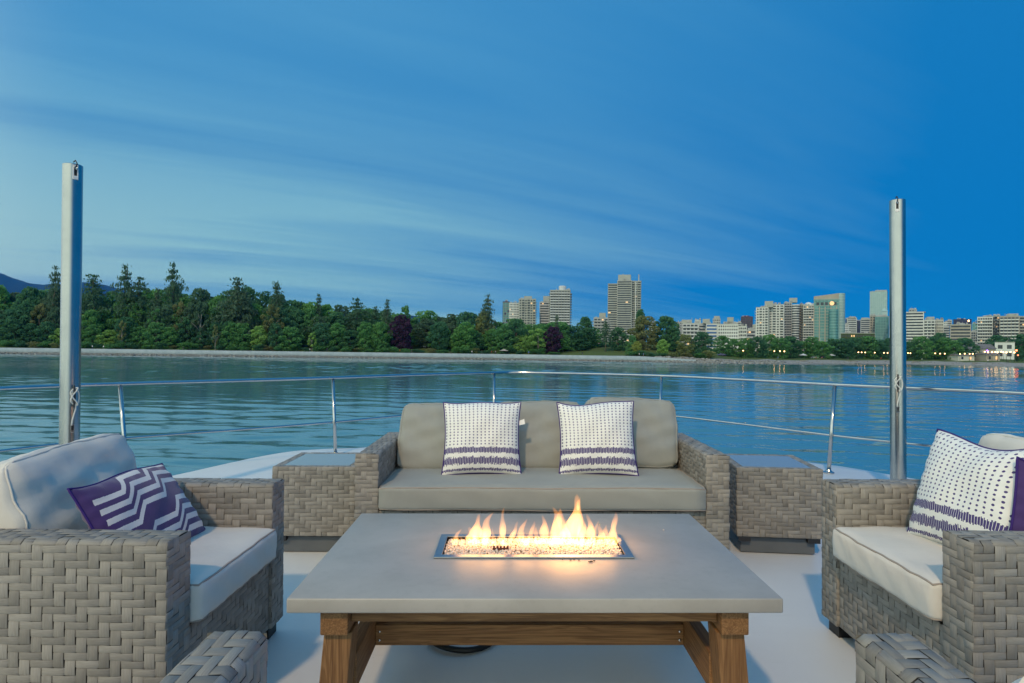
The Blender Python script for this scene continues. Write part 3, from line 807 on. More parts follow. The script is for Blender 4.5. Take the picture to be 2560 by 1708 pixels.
def building(label, x0, x1, top, dist, wallm, style, bays, roofs=(), dep=16, yaw=0, rail=None, cat='apartment block', fh=3.0, base=None, name='apartment_tower', winm='win', seed=0, extra=None, cyl=False):
    """x0, x1, top in photo pixels; roofs: (x0, x1, top, material)"""
    R = random.Random(seed + int(x0)); a, b = E(x0, top, dist), E(x1, top, dist)
    zb = ground_z((x0 + x1) / 2, max(dist - 290, 40)) - 1 if base is None else base
    cx = (a.x + b.x) / 2; turn = -math.atan2(cx, dist) + math.radians(R.uniform(-2.5, 2.5)); W = (b.x - a.x) * math.cos(turn)      # fronts look out over the bay
    r = empty(name, (cx, dist, zb), turn); H = (a.z + b.z) / 2 - zb; px2m = dist / F_PX
    fc = Facade()
    if cyl:
        fc.wall.lathe([(W / 2, 0), (W / 2, H)], (0, W / 2, 0), 28)
        n = int(H / fh)
        for k in range(n):
            fc.win.lathe([(W / 2 + .05, k * fh + fh * .40), (W / 2 + .05, k * fh + fh * .9)], (0, W / 2, 0), 28)
    else:
        fc.wall.box(-W / 2, W / 2, 0, dep, 0, H)
        facade(fc, -W / 2 + .4, W / 2 - .4, 0, 1, H - .6, style, bays, R, fh)
        sb = max(2, int(bays * dep / max(W, 1)))
        facade(fc, .5, dep - .5, -W / 2, 1, H - .6, style, sb, R, fh, 'left')
        facade(fc, .5, dep - .5, W / 2, 1, H - .6, style, sb, R, fh, 'right')
        fc.rf.box(-W / 2 - .15, W / 2 + .15, -.15, dep + .15, H + .002, H + .5)
    for (p0, p1, pt) in roofs:
        q0, q1 = (E(p0, pt, dist).x - cx) * math.cos(turn), (E(p1, pt, dist).x - cx) * math.cos(turn); hz = E((p0 + p1) / 2, pt, dist).z - zb
        fc.rf.box(q0, q1, dep * .15, dep * .75, H + .51, hz)
    if not cyl and H > 14:
        q = MB()
        for _ in range(R.randint(3, 6)):
            x_, w_, h_ = R.uniform(-W * .42, W * .36), R.uniform(.8, 2.6), R.uniform(.8, 2.4); q.box(x_, min(x_ + w_, W / 2), dep * .08, dep * .08 + w_, H + .503, H + .5 + h_)
        if R.random() < .5: x_ = R.uniform(-W * .3, W * .3); q.tube([(x_, dep * .3, H + .5), (x_, dep * .3, H + R.uniform(3, 6))], .16, 6)
        q.build('roof_plant', BM['grey'], r)
    fc.wall.build('wall', BM[wallm], r)
    if fc.win.v: tag(fc.win.build('windows', M[winm] if winm in M else BM[winm], r), kind='stuff')
    if fc.bal.v: tag(fc.bal.build('balconies' if style != 'glass' else 'mullions', BM[rail] if rail else BM[wallm], r), kind='stuff')
    if fc.lit.v: tag(fc.lit.build('lit_windows', M['lit'], r), kind='stuff')
    if fc.rf.v: fc.rf.build('roof', BM['concrete'] if wallm not in ('navy', 'plum') else BM[wallm], r)
    if extra: extra(r, W, H, dep, zb, cx)
    return tag(r, label, cat)

def build_city():
    B = building
    B('dark glass office block left of the first pale tower', 1257, 1274, 755, 760, 'navy', 'glass', 4, dep=14, winm='teal', rail='concrete')
    B('white block with small windows beside the dark glass office', 1273, 1299, 758, 758, 'white', 'punch', 7, dep=18, seed=2)
    B('grey-green concrete tower behind the slim cypress', 1297, 1340, 748, 720, 'concrete', 'mix', 6, [(1310, 1330, 740)], dep=20)
    B('pale stepped block with glassy bands left of the balcony tower', 1349, 1380, 756, 740, 'pale', 'band', 6, [(1358, 1378, 740)], dep=16)
    B('balcony tower with round rooftop drum left of the tallest tower', 1375, 1426, 726, 700, 'concrete', 'balcony', 7, dep=24, rail='pale',
      extra=lambda r, W, H, d, zb, cx: MB().lathe([(W * .19, 0), (W * .19, 4.8), (W * .15, 5.6)], (W * .10, d * .4, H + .52), 20).build('roof_drum', BM['pale'], r))
    B('low pale block with a stair tower left of the tallest tower', 1484, 1521, 795, 640, 'grey', 'balcony', 4, [(1498, 1514, 782)], dep=16)
    # tallest tower: three joined shafts
    def tall(r, W, H, d, zb, cx):
        for (p0, p1, pt, dy, st, nb) in ((1520, 1544, 709, 3.0, 'band', 3), (1577, 1602, 703, 5.0, 'balcony', 3)):
            a, b = E(p0, pt, 800), E(p1, pt, 800); h = a.z - zb; f = Facade(); R = random.Random(p0)
            f.wall.box(a.x - cx, b.x - cx, dy, dy + d * .8, 0, h); facade(f, a.x - cx + .3, b.x - cx - .3, dy, 1, h - .4, st, nb, R)
            w = f.wall.build('wing', BM['concrete'], r)
            tag(f.win.build('wing_windows', M['win'], r), kind='stuff')
            if f.bal.v: tag(f.bal.build('wing_balconies', BM['concrete'], r), kind='stuff')
            if f.lit.v: tag(f.lit.build('wing_lit_windows', M['lit'], r), kind='stuff')
            MB().box(a.x - cx - .2, b.x - cx + .2, dy - .2, dy + d * .8 + .2, h + .01, h + .8).build('parapet', BM['concrete'], r)
        for p in (1579, 1589):
            a = E(p, 705, 800); MB().box(a.x - cx - .5, a.x - cx + .5, 3.2, 4.9, 0, a.z - zb).build('pier', BM['white'], r)
        for (p, hz) in ((1557, 3.0), (1596, -1.5)): 
            a = E(p, 684, 800); MB().box(a.x - cx - .7, a.x - cx + .7, d * .4, d * .4 + 1.2, H + 1, a.z - zb + hz * .3).build('roof_vent', BM['concrete'], r)
    B('tallest residential tower with stepped wings and concrete crown', 1543, 1580, 702, 800, 'concrete', 'band', 5, [(1545, 1577, 686)], dep=26, extra=tall)
    B('pale balcony block half hidden by the dark trees', 1706, 1746, 809, 560, 'pale', 'balcony', 4, [(1704, 1729, 799)], dep=18)
    B('narrow light grey block next to the blue striped one', 1746, 1765, 812, 580, 'pale', 'band', 3, dep=14)
    B('white block with blue ribbon windows', 1765, 1794, 810, 570, 'white', 'band', 3, [(1756, 1774, 797)], dep=16, winm='blue_glass')
    B('small grey block with a dark rooftop box behind the blue striped one', 1782, 1801, 797, 760, 'grey', 'punch', 4, [(1785, 1799, 790)], dep=14)
    B('blank white block with tiny square windows and square rooftop box', 1794, 1846, 811, 560, 'white', 'punch', 9, [(1810, 1833, 804), (1818, 1834, 793)], dep=18)
    B('white wing with dark balcony stripe right of the blank white block', 1845, 1867, 816, 558, 'white', 'mix', 4, dep=18)
    B('plum-coloured far tower behind the white wing', 1852, 1882, 792, 1050, 'plum', 'glass', 5, [(1857, 1873, 789)], dep=26, cat='tower')
    B('low grey block with lit windows at the foot of the long white block', 1867, 1889, 826, 600, 'grey', 'band', 3, dep=14)
    B('white slab tower with a stack of dark balconies, left part', 1890, 1921, 769, 700, 'white', 'mix', 4, [(1912, 1933, 753)], dep=22)
    B('white slab tower with a stack of dark balconies, right part', 1921, 1960, 762, 702, 'white', 'mix', 4, dep=22)
    B('pale tower with a rounded bay and square rooftop box', 1961, 1980, 757, 730, 'grey', 'balcony', 3, [(1974, 1993, 745)], dep=18)
    B('rounded white bay of the tower right of the white slab', 1979, 1999, 761, 724, 'white', 'punch', 4, cyl=True)
    B('brown balcony wing right of the rounded bay', 1998, 2010, 762, 732, 'tan', 'balcony', 2, dep=18)
    B('cream block with many balconies under a white domed roof', 2008, 2036, 764, 720, 'cream', 'balcony', 4, dep=20, rail='white',
      extra=lambda r, W, H, d, zb, cx: MB().lathe([(W * .42, 0), (W * .36, 2), (W * .18, 3.6), (.2, 4.2)], (0, d * .45, H + .5), 20).build('dome', BM['white'], r))
    def crown(r, W, H, d, zb, cx):
        for k in range(5):
            x = -W / 2 + W * (.10 + k * .17); MB().box(x, x + W * .12, -.12, .4, H - 6.5, H - 3.4).build('crown_opening', M['win'], r)
        MB().add(*wedge(-W / 2, W / 2, 0, d * .8, H + .5, H + 3.2, H + 6.0)).build('sloping_crown', BM['tan'], r)
        MB().lathe([(2.2, 0), (2.2, .5)], (0, 0, 0), 20).build('round_emblem', M['lit'], r).matrix_local = Matrix.Translation((W * .22, -.05, H - 4.6)) @ Matrix.Rotation(math.pi / 2, 4, 'X')
        for k in range(5):
            x = -W / 2 + k * W / 4.4; MB().box(x - .45, x + .45, -.5, -.05, 0, H - 8).build('pier', BM['tan'], r)
    def wedge(x0, x1, y0, y1, z0, za, zb_):
        v = [(x0, y0, z0), (x1, y0, z0), (x1, y1, z0), (x0, y1, z0), (x0, y0, za), (x1, y0, zb_), (x1, y1, zb_), (x0, y1, za)]
        return v, [(0, 3, 2, 1), (4, 5, 6, 7), (0, 1, 5, 4), (1, 2, 6, 5), (2, 3, 7, 6), (3, 0, 4, 7)]
    B('tan tower with sloping crown and round lit emblem over teal glass', 2035, 2097, 748, 640, 'teal', 'glass', 7, dep=22, rail='tan', extra=crown, winm='teal_dark')
    B('teal glass half-round bay on the front of the sloping-crown tower', 2073, 2096, 773, 628, 'teal', 'glass', 4, cyl=True, winm='teal_dark')
    B('slim grey-green cylinder tower right of the sloping crown', 2088, 2113, 733, 670, 'sky_glass', 'glass', 4, cyl=True, fh=3.2, winm='sky_dark')
    B('pale bluish stepped block behind the ivy building', 2104, 2122, 812, 860, 'pale', 'punch', 5, dep=20)
    B('pale block with square top behind the ivy building', 2118, 2142, 795, 980, 'white', 'band', 4, [(2123, 2139, 791)], dep=22)
    B('dark blue sliver tower between the pale block and the pink-topped one', 2141, 2154, 803, 1100, 'navy', 'glass', 3, dep=22)
    B('pink-topped block left of the tall glass tower', 2152, 2176, 799, 900, 'grey', 'band', 4, [(2154, 2172, 794)], dep=18)
    B('tall pale green glass tower beside the right metal pole', 2174, 2218, 729, 900, 'sky_glass', 'glass', 8, [(2187, 2217, 725)], dep=30, cat='tower', winm='sky_dark')
    B('slim tan concrete shaft in front of the tall glass tower', 2174, 2189, 790, 700, 'tan', 'punch', 2, dep=14)
    B('teal glass block under a small pyramid roof', 2188, 2222, 792, 680, 'teal', 'glass', 5, dep=20, rail='teal', winm='teal_dark',
      extra=lambda r, W, H, d, zb, cx: (MB().box(-.5, 5.5, 2, 8, H + .51, H + 6).build('turret', BM['sky_glass'], r), MB().add([(-1, 1.5, H + 6.01), (6, 1.5, H + 6.01), (6, 8.5, H + 6.01), (-1, 8.5, H + 6.01), (2.5, 5, H + 10.5)], [(0, 3, 2, 1), (0, 1, 4), (1, 2, 4), (2, 3, 4), (3, 0, 4)]).build('pyramid_roof', BM['sky_glass'], r)))
    B('low ivy-covered long block behind the beach trees', 2101, 2187, 834, 520, 'ivy', 'punch', 14, dep=18, fh=3.4, seed=3)
    B('long white block with ribbon windows right of the right pole', 2222, 2310, 781, 640, 'white', 'band', 9, [(2295, 2314, 782)], dep=20, fh=2.9)
    B('cream stepped tower right of the long white block', 2309, 2338, 801, 630, 'white', 'balcony', 3, [(2317, 2336, 792)], dep=18)
    B('blank-sided cream wing of the stepped tower', 2336, 2359, 800, 634, 'cream', 'punch', 4, dep=18)
    B('small grey block between the cream wing and the tan hotel', 2358, 2377, 818, 760, 'grey', 'band', 3, dep=16)
    B('tan and grey mid-rise in front of the dark blue tower', 2376, 2427, 812, 600, 'tan', 'band', 5, [(2392, 2404, 808)], dep=20)
    B('dark blue square tower with one bright corner light', 2383, 2429, 799, 1000, 'navy', 'punch', 7, [(2398, 2412, 796)], dep=30, cat='tower',
      extra=lambda r, W, H, d, zb, cx: MB().box(W * .30, W * .38, -.4, 0, H - 3.5, H - 1).build('corner_light', M['lamp_glow'], r))
    B('small dark block right of the dark blue tower', 2427, 2444, 829, 800, 'grey', 'glass', 3, dep=16)
    B('white tower with chequered balconies near the right edge', 2443, 2482, 793, 620, 'white', 'balcony', 6, [(2487, 2494, 788)], dep=22)
    B('pale glass-fronted slab at the side of the chequered tower', 2481, 2500, 791, 624, 'pale', 'band', 3, dep=20)
    B('brown and white banded tower at the right edge', 2499, 2548, 791, 600, 'tan', 'balcony', 5, [(2519, 2543, 784)], dep=22, rail='white')
    B('grey-green slab cut by the right edge of the view', 2547, 2620, 791, 606, 'concrete', 'band', 6, dep=22)
    B('blank white-walled hall above the lit kiosks', 2488, 2536, 857, 420, 'white', 'punch', 2, dep=18, name='hall', cat='building', fh=6)
    B('brown low block right of the white-walled hall', 2537, 2620, 862, 425, 'tan', 'band', 6, dep=18, name='low_block', cat='building')
    # more towers further back, showing between the near ones
    for x0, x1, tp, dd, wm, st, nb, lb in [(1737, 1752, 800, 1000, 'white', 'punch', 4, 'slim white tower peeping over the pale balcony block'), (1836, 1853, 806, 980, 'pale', 'band', 3, 'slim pale tower just left of the plum tower'),
            (1882, 1893, 812, 900, 'cream', 'punch', 3, 'narrow cream block between the plum tower and the white slab'), (1956, 1966, 772, 950, 'sky_glass', 'glass', 3, 'sliver of green glass tower between the white slab and the rounded bay'),
            (2110, 2121, 798, 1050, 'blue_glass', 'glass', 3, 'small blue glass tower right of the grey-green cylinder'), (2230, 2252, 771, 980, 'sky_glass', 'glass', 5, 'pale glass tower half hidden by the right metal pole'),
            (2272, 2292, 774, 1000, 'grey', 'band', 4, 'grey tower rising behind the long white block'), (2352, 2368, 806, 900, 'white', 'punch', 4, 'white tower behind the cream wing'),
            (2366, 2380, 802, 1050, 'pale', 'band', 3, 'pale slim tower left of the dark blue tower'), (2430, 2446, 809, 950, 'teal', 'glass', 3, 'teal slim tower right of the dark blue tower'), (1690, 1708, 806, 900, 'grey', 'punch', 4, 'grey block showing left of the pale balcony block'), (1622, 1640, 806, 900, 'white', 'band', 4, 'white block peeping over the dark trees right of the tallest tower')]:
        B(lb, x0, x1, tp, dd, wm, st, nb, dep=18, seed=9, winm={'sky_glass': 'sky_dark', 'teal': 'teal_dark'}.get(wm, 'win'))
    def pitched(name, label, x0, x1, top, eave, dist, wm):
        a, b, e = E(x0, top, dist), E(x1, top, dist), E(x0, eave, dist); cx = (a.x + b.x) / 2; zb = ground_z(x0, dist - 310) - .5
        r = empty(name, (cx, dist, zb)); W = b.x - a.x; h = e.z - zb; t = a.z - zb
        MB().box(-W / 2, W / 2, 0, 9, 0, h).build('wall', BM[wm], r)
        MB().add([(-W / 2 - .5, -.6, h + .01), (W / 2 + .5, -.6, h + .01), (W / 2 + .5, 9.6, h + .01), (-W / 2 - .5, 9.6, h + .01), (-W / 2 - .2, 4.5, t), (W / 2 + .2, 4.5, t)],
                 [(0, 3, 2, 1), (0, 1, 5, 4), (2, 3, 4, 5), (1, 2, 5), (3, 0, 4)]).build('roof', M['roofing'], r)
        n = max(2, int(W / 3.2))
        for k in range(n):
            x = -W / 2 + (k + .5) * W / n
            MB().box(x - .6, x + .6, -.06, .1, h * .35, h * .8).build('window', M['lit'] if k % 3 == 1 else M['win'], r)
        tag(r, label, 'house')
    pitched('house', 'grey gabled house nearest the end of the tree row', 2408, 2432, 862, 868, 400, 'pale')
    pitched('house', 'house with a pale blue front left of the white-walled hall', 2430, 2454, 866, 874, 395, 'pale')
    pitched('house', 'brown gabled house with lit ground floor above the kiosks', 2455, 2490, 860, 872, 392, 'tan')
    pitched('beach_kiosk', 'long lit kiosk at the end of the tree row', 2396, 2436, 885, 889, 356, 'cream')
    pitched('beach_kiosk', 'orange lit kiosk under the gabled houses', 2466, 2500, 882, 887, 352, 'tan')
build_city()

# ------------------------------------------------------------------ small things on the far shore
def build_shore_life():
    R = random.Random(21)
    # lamp posts
    b = MB(); b.tube([(0, 0, 0), (0, 0, 3.6)], [.09, .05], 8); b.tube([(0, 0, 3.6), (0, 0, 3.75)], [.14, .10], 8)
    pm = mesh('lamp_post', b.v, b.f, True); g = MB(); g.lathe([(.05, 0), (.26, .12), (.32, .32), (.22, .52), (.03, .62)], (0, 0, 3.74), 12); gm = mesh('lamp_globe', g.v, g.f, True)
    def lamp(px, s, label, glow='lamp_glow', group=None, scale=1.0):
        r = empty('street_lamp', shore_pt(px, s)); r.scale = (scale,) * 3
        p = link('lamp_post', pm, r, M['dark_metal']); q = link('lamp_globe', gm, r)
        if not gm.materials: gm.materials.append(M['lamp_glow'])
        q.material_slots[0].link = 'OBJECT'; q.material_slots[0].material = M[glow]
        tag(r, label, 'street lamp', group)
    for px in (1762, 1858, 1936, 1950, 1961, 2146, 2154, 2163, 2187, 2210, 2219, 2262, 2270, 2276, 2338, 2350, 2362, 2400, 2412, 2424, 2432):
        lamp(px, R.uniform(33, 42), 'globe lamp under the beach trees, ' + nth('lamp', px / 1.08936, BMARKS), group='lamps along the beach walk')
    for px in (2462, 2470, 2480, 2488, 2494, 2503, 2508, 2516, 2526, 2536):
        lamp(px, R.uniform(30, 62), 'globe lamp among the kiosks, %s from their left end' % ORD[(2462, 2470, 2480, 2488, 2494, 2503, 2508, 2516, 2526, 2536).index(px)], group='lamps among the kiosks', scale=1.3)
    lamp(2541, 34, 'red-glowing lamp by the small tree at the right', 'lamp_red', scale=1.6)
    lamp(2545, 26, 'lower red-glowing lamp at the right end of the beach', 'lamp_red')
    lamp(2468, 46, 'violet-glowing lamp among the kiosks', 'lamp_violet', scale=1.5)
    lamp(1697, 36, 'single lamp behind the bright green round tree', scale=1.2)
    lamp(1061, 40, 'single lamp glowing between the wood and the pale roof')
    # people: skinned body, one mesh, clothing by height
    def person_mesh(stride):
        me = bpy.data.meshes.new('person_rig')
        v = [(0, 0, .95), (0, 0, 1.2), (0, 0, 1.42), (0, 0, 1.52), (0, 0, 1.66), (.19, 0, 1.38), (.26, .04, 1.1), (.27, .1, .86), (-.19, 0, 1.38), (-.26, -.04, 1.1), (-.27, .02, .86),
             (.1, 0, .9), (.11, stride * .6, .5), (.11, stride * .4 - .02, .06), (.11, stride * .4 + .13, .03), (-.1, 0, .9), (-.11, -stride * .4, .5), (-.11, -stride, .07), (-.11, -stride + .14, .03)]
        e = [(0, 1), (1, 2), (2, 3), (3, 4), (2, 5), (5, 6), (6, 7), (2, 8), (8, 9), (9, 10), (0, 11), (11, 12), (12, 13), (13, 14), (0, 15), (15, 16), (16, 17), (17, 18)]
        rad = [.15, .14, .16, .06, .105, .07, .05, .035, .07, .05, .035, .09, .065, .045, .04, .09, .065, .045, .04]
        me.from_pydata(v, e, []); o = bpy.data.objects.new('person_rig', me); COL.objects.link(o)
        md = o.modifiers.new('s', 'SKIN'); sv = me.skin_vertices[0].data
        for q, r in zip(sv, rad): q.radius = (r, r)
        sv[0].use_root = True
        o.modifiers.new('d', 'SUBSURF').levels = 1
        dg = bpy.context.evaluated_depsgraph_get(); out = bpy.data.meshes.new_from_object(o.evaluated_get(dg)); out.name = 'person'
        bpy.data.objects.remove(o); return out
    PM = [person_mesh(.16), person_mesh(.02)]
    def cloth(name, shirt, leg):
        m = mat(name, shirt, .9); t, b = nodes(m); z = t.sep(objc(t))[2]
        c = t.mix(t.m('GREATER_THAN', z, .93), leg, shirt); c = t.mix(t.m('GREATER_THAN', z, 1.48), c, (.38, .24, .17)); c = t.mix(t.m('GREATER_THAN', z, 1.70), c, (.05, .035, .025))
        t.l.new(c, b.inputs['Base Color']); return m
    CL = {'white': cloth('clothes_white', (.7, .7, .7), (.05, .06, .12)), 'red': cloth('clothes_red', (.55, .06, .05), (.05, .05, .06)), 'dark': cloth('clothes_dark', (.03, .035, .05), (.10, .10, .12)),
          'blue': cloth('clothes_blue', (.08, .16, .45), (.25, .22, .18)), 'orange': cloth('clothes_orange', (.7, .25, .06), (.06, .06, .07))}
    def person(px, s, c, pose, where, k):
        o = link('person', PM[k], None); 
        if not PM[k].materials: PM[k].materials.append(CL['white'])
        p = shore_pt(px, s); z = p.z
        if 7.6 < s < 12.4 and px < 1740: z = -1.78 - 1.6 * rightness(px + 60)
        o.location = (p.x, p.y, z); o.rotation_euler = (0, 0, R.uniform(0, 6.28))
        o.material_slots[0].link = 'OBJECT'; o.material_slots[0].material = CL[c]
        tag(o, '%s in %s %s' % ('person', {'white': 'a white top', 'red': 'a red top', 'dark': 'dark clothes', 'blue': 'a blue top', 'orange': 'an orange top'}[c] + ' ' + pose, where), 'person')
    for a in [(231, 9, 'white', 'walking', 'on the path just right of the left pole', 0), (259, 10, 'white', 'standing', 'on the path further right of the left pole', 1), (458, 9, 'dark', 'walking', 'on the path below the bare-trunk tree', 0),
              (775, 9, 'white', 'walking', 'on the path below the small pale green tree', 0), (818, 9, 'dark', 'walking', 'on the path below the bushy tree', 0), (1000, 10, 'orange', 'walking', 'on the path below the purple tree', 0),
              (1029, 9, 'dark', 'standing', 'on the path right of the large purple tree', 1), (1180, 9, 'white', 'standing', 'on the path below the big rounded tree', 1), (1205, 10, 'dark', 'walking', 'on the path under the lone pine', 0),
              (1229, 9, 'red', 'standing', 'on the path left of the light green tree', 1), (1239, 10, 'white', 'standing', 'next to a person in red on the path', 1), (1322, 9, 'blue', 'walking', 'below the smaller purple tree', 0),
              (1456, 9, 'dark', 'sitting low', 'on the path in front of the lawn', 1), (1598, 9, 'white', 'standing', 'by the yellow-green round tree', 1), (1609, 10, 'blue', 'walking', 'by the bright green round tree', 0),
              (1945, 24, 'blue', 'standing', 'on the grass before the beach trees', 1), (2040, 24, 'red', 'standing', 'on the grass below the sloping-crown tower', 1), (2055, 26, 'orange', 'standing', 'right of the one in red below the sloping-crown tower', 1),
              (2120, 25, 'dark', 'standing', 'on the beach grass below the ivy-covered block', 1), (2203, 25, 'red', 'walking', 'on the beach just left of the right pole', 0), (2305, 24, 'white', 'standing', 'on the beach right of the right pole', 1),
              (2362, 22, 'dark', 'standing', 'on the sand near the end of the tree row', 1), (2470, 20, 'white', 'walking', 'on the sand below the kiosks', 0), (2520, 18, 'dark', 'walking', 'on the sand at the right', 0)]: person(*a)
    # parked cars on the road behind the lawn
    def car(px, s, c, label):
        r = empty('parked_car', shore_pt(px, s, .02), R.choice([0, math.pi]) + .05)
        prof = [(-2.1, .35), (-2.12, .75), (-1.95, .92), (-1.3, .98), (-.8, 1.42), (.55, 1.45), (1.15, 1.0), (1.95, .86), (2.1, .62), (2.08, .35)]
        v = [(x, yy, z) for yy in (-.86, .86) for x, z in prof]; n = len(prof)
        f = [tuple(range(n)), tuple(reversed(range(n, 2 * n)))] + [(k, k + n, (k + 1) % n + n, (k + 1) % n) for k in range(n)]
        MB().add(v, f).build('body', mat('car_paint', c, .25), r, bevel=.05)
        for sy in (-.885, .885):
            MB().add([(-1.15, sy, .99), (-.72, sy, 1.36), (.5, sy, 1.38), (.98, sy, 1.0)], [(0, 1, 2, 3) if sy > 0 else (3, 2, 1, 0)]).build('side_window', M['win'], r)
        for x in (-1.3, 1.3):
            for yy in (-.8, .8):
                w = MB().lathe([(.14, -.1), (.33, -.09), (.33, .09), (.14, .1)], (0, 0, 0), 14).build('wheel', M['black_rubber'], r)
                w.matrix_local = Matrix.Translation((x, yy, .33)) @ Matrix.Rotation(math.pi / 2, 4, 'X')
        tag(r, label, 'car')
    for px, s, c, l in [(1440, 78, (.35, .04, .04), 'red car parked at the left end of the lawn'), (1462, 80, (.5, .52, .55), 'silver car parked behind the lawn, second from its left end'), (1492, 80, (.55, .40, .45), 'pinkish car parked behind the middle of the lawn'),
                        (1538, 78, (.45, .25, .05), 'amber car parked at the right end of the lawn'), (1804, 52, (.10, .10, .22), 'dark blue car parked under the beach trees'), (1062, 34, (.6, .6, .62), 'pale car half hidden right of the large purple tree'),
                        (2035, 44, (.35, .37, .4), 'grey car under the beach trees below the sloping-crown tower'), (2058, 44, (.05, .06, .10), 'dark car under the beach trees below the cylinder tower')]: car(px, s, c, l)
    # beach tents
    def tent(px, s, c, label, w=3.0):
        r = empty('beach_tent', shore_pt(px, s))
        MB().add([(-w / 2, -1.2, 1.9), (w / 2, -1.2, 1.9), (w / 2, 1.2, 1.9), (-w / 2, 1.2, 1.9), (0, 0, 2.9)], [(0, 3, 2, 1), (0, 1, 4), (1, 2, 4), (2, 3, 4), (3, 0, 4)]).build('canopy', mat('tent_cloth', c, .8), r)
        for x in (-w / 2 + .1, w / 2 - .1):
            for yy in (-1.1, 1.1): MB().tube([(x, yy, 0), (x, yy, 1.9)], .05, 6).build('pole', M['dark_metal'], r)
        tag(r, label, 'tent')
    tent(1774, 30, (.62, .50, .18), 'yellowish tent by the blue-green tree', 6.0); tent(2008, 40, (.55, .58, .62), 'pale tent under the beach trees', 4); tent(2078, 42, (.50, .53, .56), 'grey-white tent under the beach trees, right of the pale one', 4)
    tent(1345, 26, (.35, .10, .10), 'small reddish canopy at the left end of the lawn', 3.0); tent(1260, 12.9, (.35, .32, .33), 'grey picnic canopy by the seawall under the light green tree', 4.5)
    # driftwood on the sand
    for k, (px, wh) in enumerate(((1710, 'below the brown-green tree'), (1825, 'by the riprap below the blank white block'), (2010, 'below the cream domed block'), (2130, 'below the ivy-covered block'), (2290, 'right of the right metal pole'), (2440, 'below the gabled houses'))):
        p = shore_pt(px, R.uniform(9, 15)); b = MB(); L = R.uniform(3, 6)
        b.tube([(-L / 2, 0, .25), (0, .15, .28), (L / 2, -.1, .22)], [.30, .26, .18], 8)
        o = b.build('driftwood_log', M['bark_pale'], None, True); o.location = p; o.rotation_euler = (0, 0, R.uniform(-.4, .4))
        tag(o, 'weathered driftwood log on the far beach ' + wh, 'log', 'driftwood on the far beach')
build_shore_life()

def build_haze():
    b = MB().box(-9500, 9500, -650, 9900, WATER_Z - 3.2, 960)
    m = bpy.data.materials.new('evening_air'); m.use_nodes = True; t = NT(m.node_tree); t.n.remove(t.n['Principled BSDF'])
    v = t.node('ShaderNodeVolumePrincipled'); v.inputs['Color'].default_value = (.01, .34, 1.0, 1); v.inputs['Density'].default_value = 4.5e-5; v.inputs['Anisotropy'].default_value = .1
    t.l.new(v.outputs[0], t.n['Material Output'].inputs['Volume'])
    o = b.build('haze', m); tag(o, 'blue evening air between the boat and the mountains', 'haze', kind='stuff')
build_haze()

# =================================================================== THE BOAT
DECK_OUT = [(-4.6, -1.5), (-4.55, 1.2), (-4.3, 2.9), (-3.95, 4.1), (-3.55, 5.0), (-3.2, 5.62), (-2.86, 6.5), (-2.58, 6.97), (-2.25, 7.15), (-1.77, 7.3), (-1.0, 7.85), (0.1, 8.55), (1.1, 8.0), (1.9, 7.35), (2.52, 6.87), (3.0, 6.58), (3.36, 6.28), (3.66, 5.85), (3.92, 5.35), (4.25, 4.4), (4.5, 3.2), (4.7, 1.2), (4.7, -1.5)]
def smooth_line(pts, n=4):
    P = [Vector(p) for p in pts]; out = []
    for i in range(len(P) - 1):
        p0, p1, p2, p3 = P[max(i - 1, 0)], P[i], P[i + 1], P[min(i + 2, len(P) - 1)]
        for k in range(n):
            t = k / n
            out.append(.5 * ((2 * p1) + (p2 - p0) * t + (2 * p0 - 5 * p1 + 4 * p2 - p3) * t * t + (3 * p1 - p0 - 3 * p2 + p3) * t ** 3))
    out.append(P[-1]); return out
def build_deck():
    ol = smooth_line([(x, y, 0) for x, y in DECK_OUT], 4); n = len(ol)
    c = Vector((0, 2.5, 0)); V = []; rings = [(.93, -4.9, -.5), (1.0, -.05, 0), (.995, -.012, 0), (.99, 0.0, 0)]
    for s, z, _ in rings:
        for p in ol: q = c + (p - c) * s; V.append((q.x, q.y, z))
    f = []
    for i in range(len(rings) - 1):
        for k in range(n - 1): f.append((i * n + k + 1, i * n + k, (i + 1) * n + k, (i + 1) * n + k + 1))
    f.append(tuple(reversed([3 * n + k for k in range(n)])))
    me = mesh('deck', V, f); me.shade_smooth(); me.set_sharp_from_angle(angle=math.radians(40))
    o = link('deck', me, None, M['deck'], True); tag(o, kind='structure')
    # small dark specks that lie on the gelcoat
build_deck()

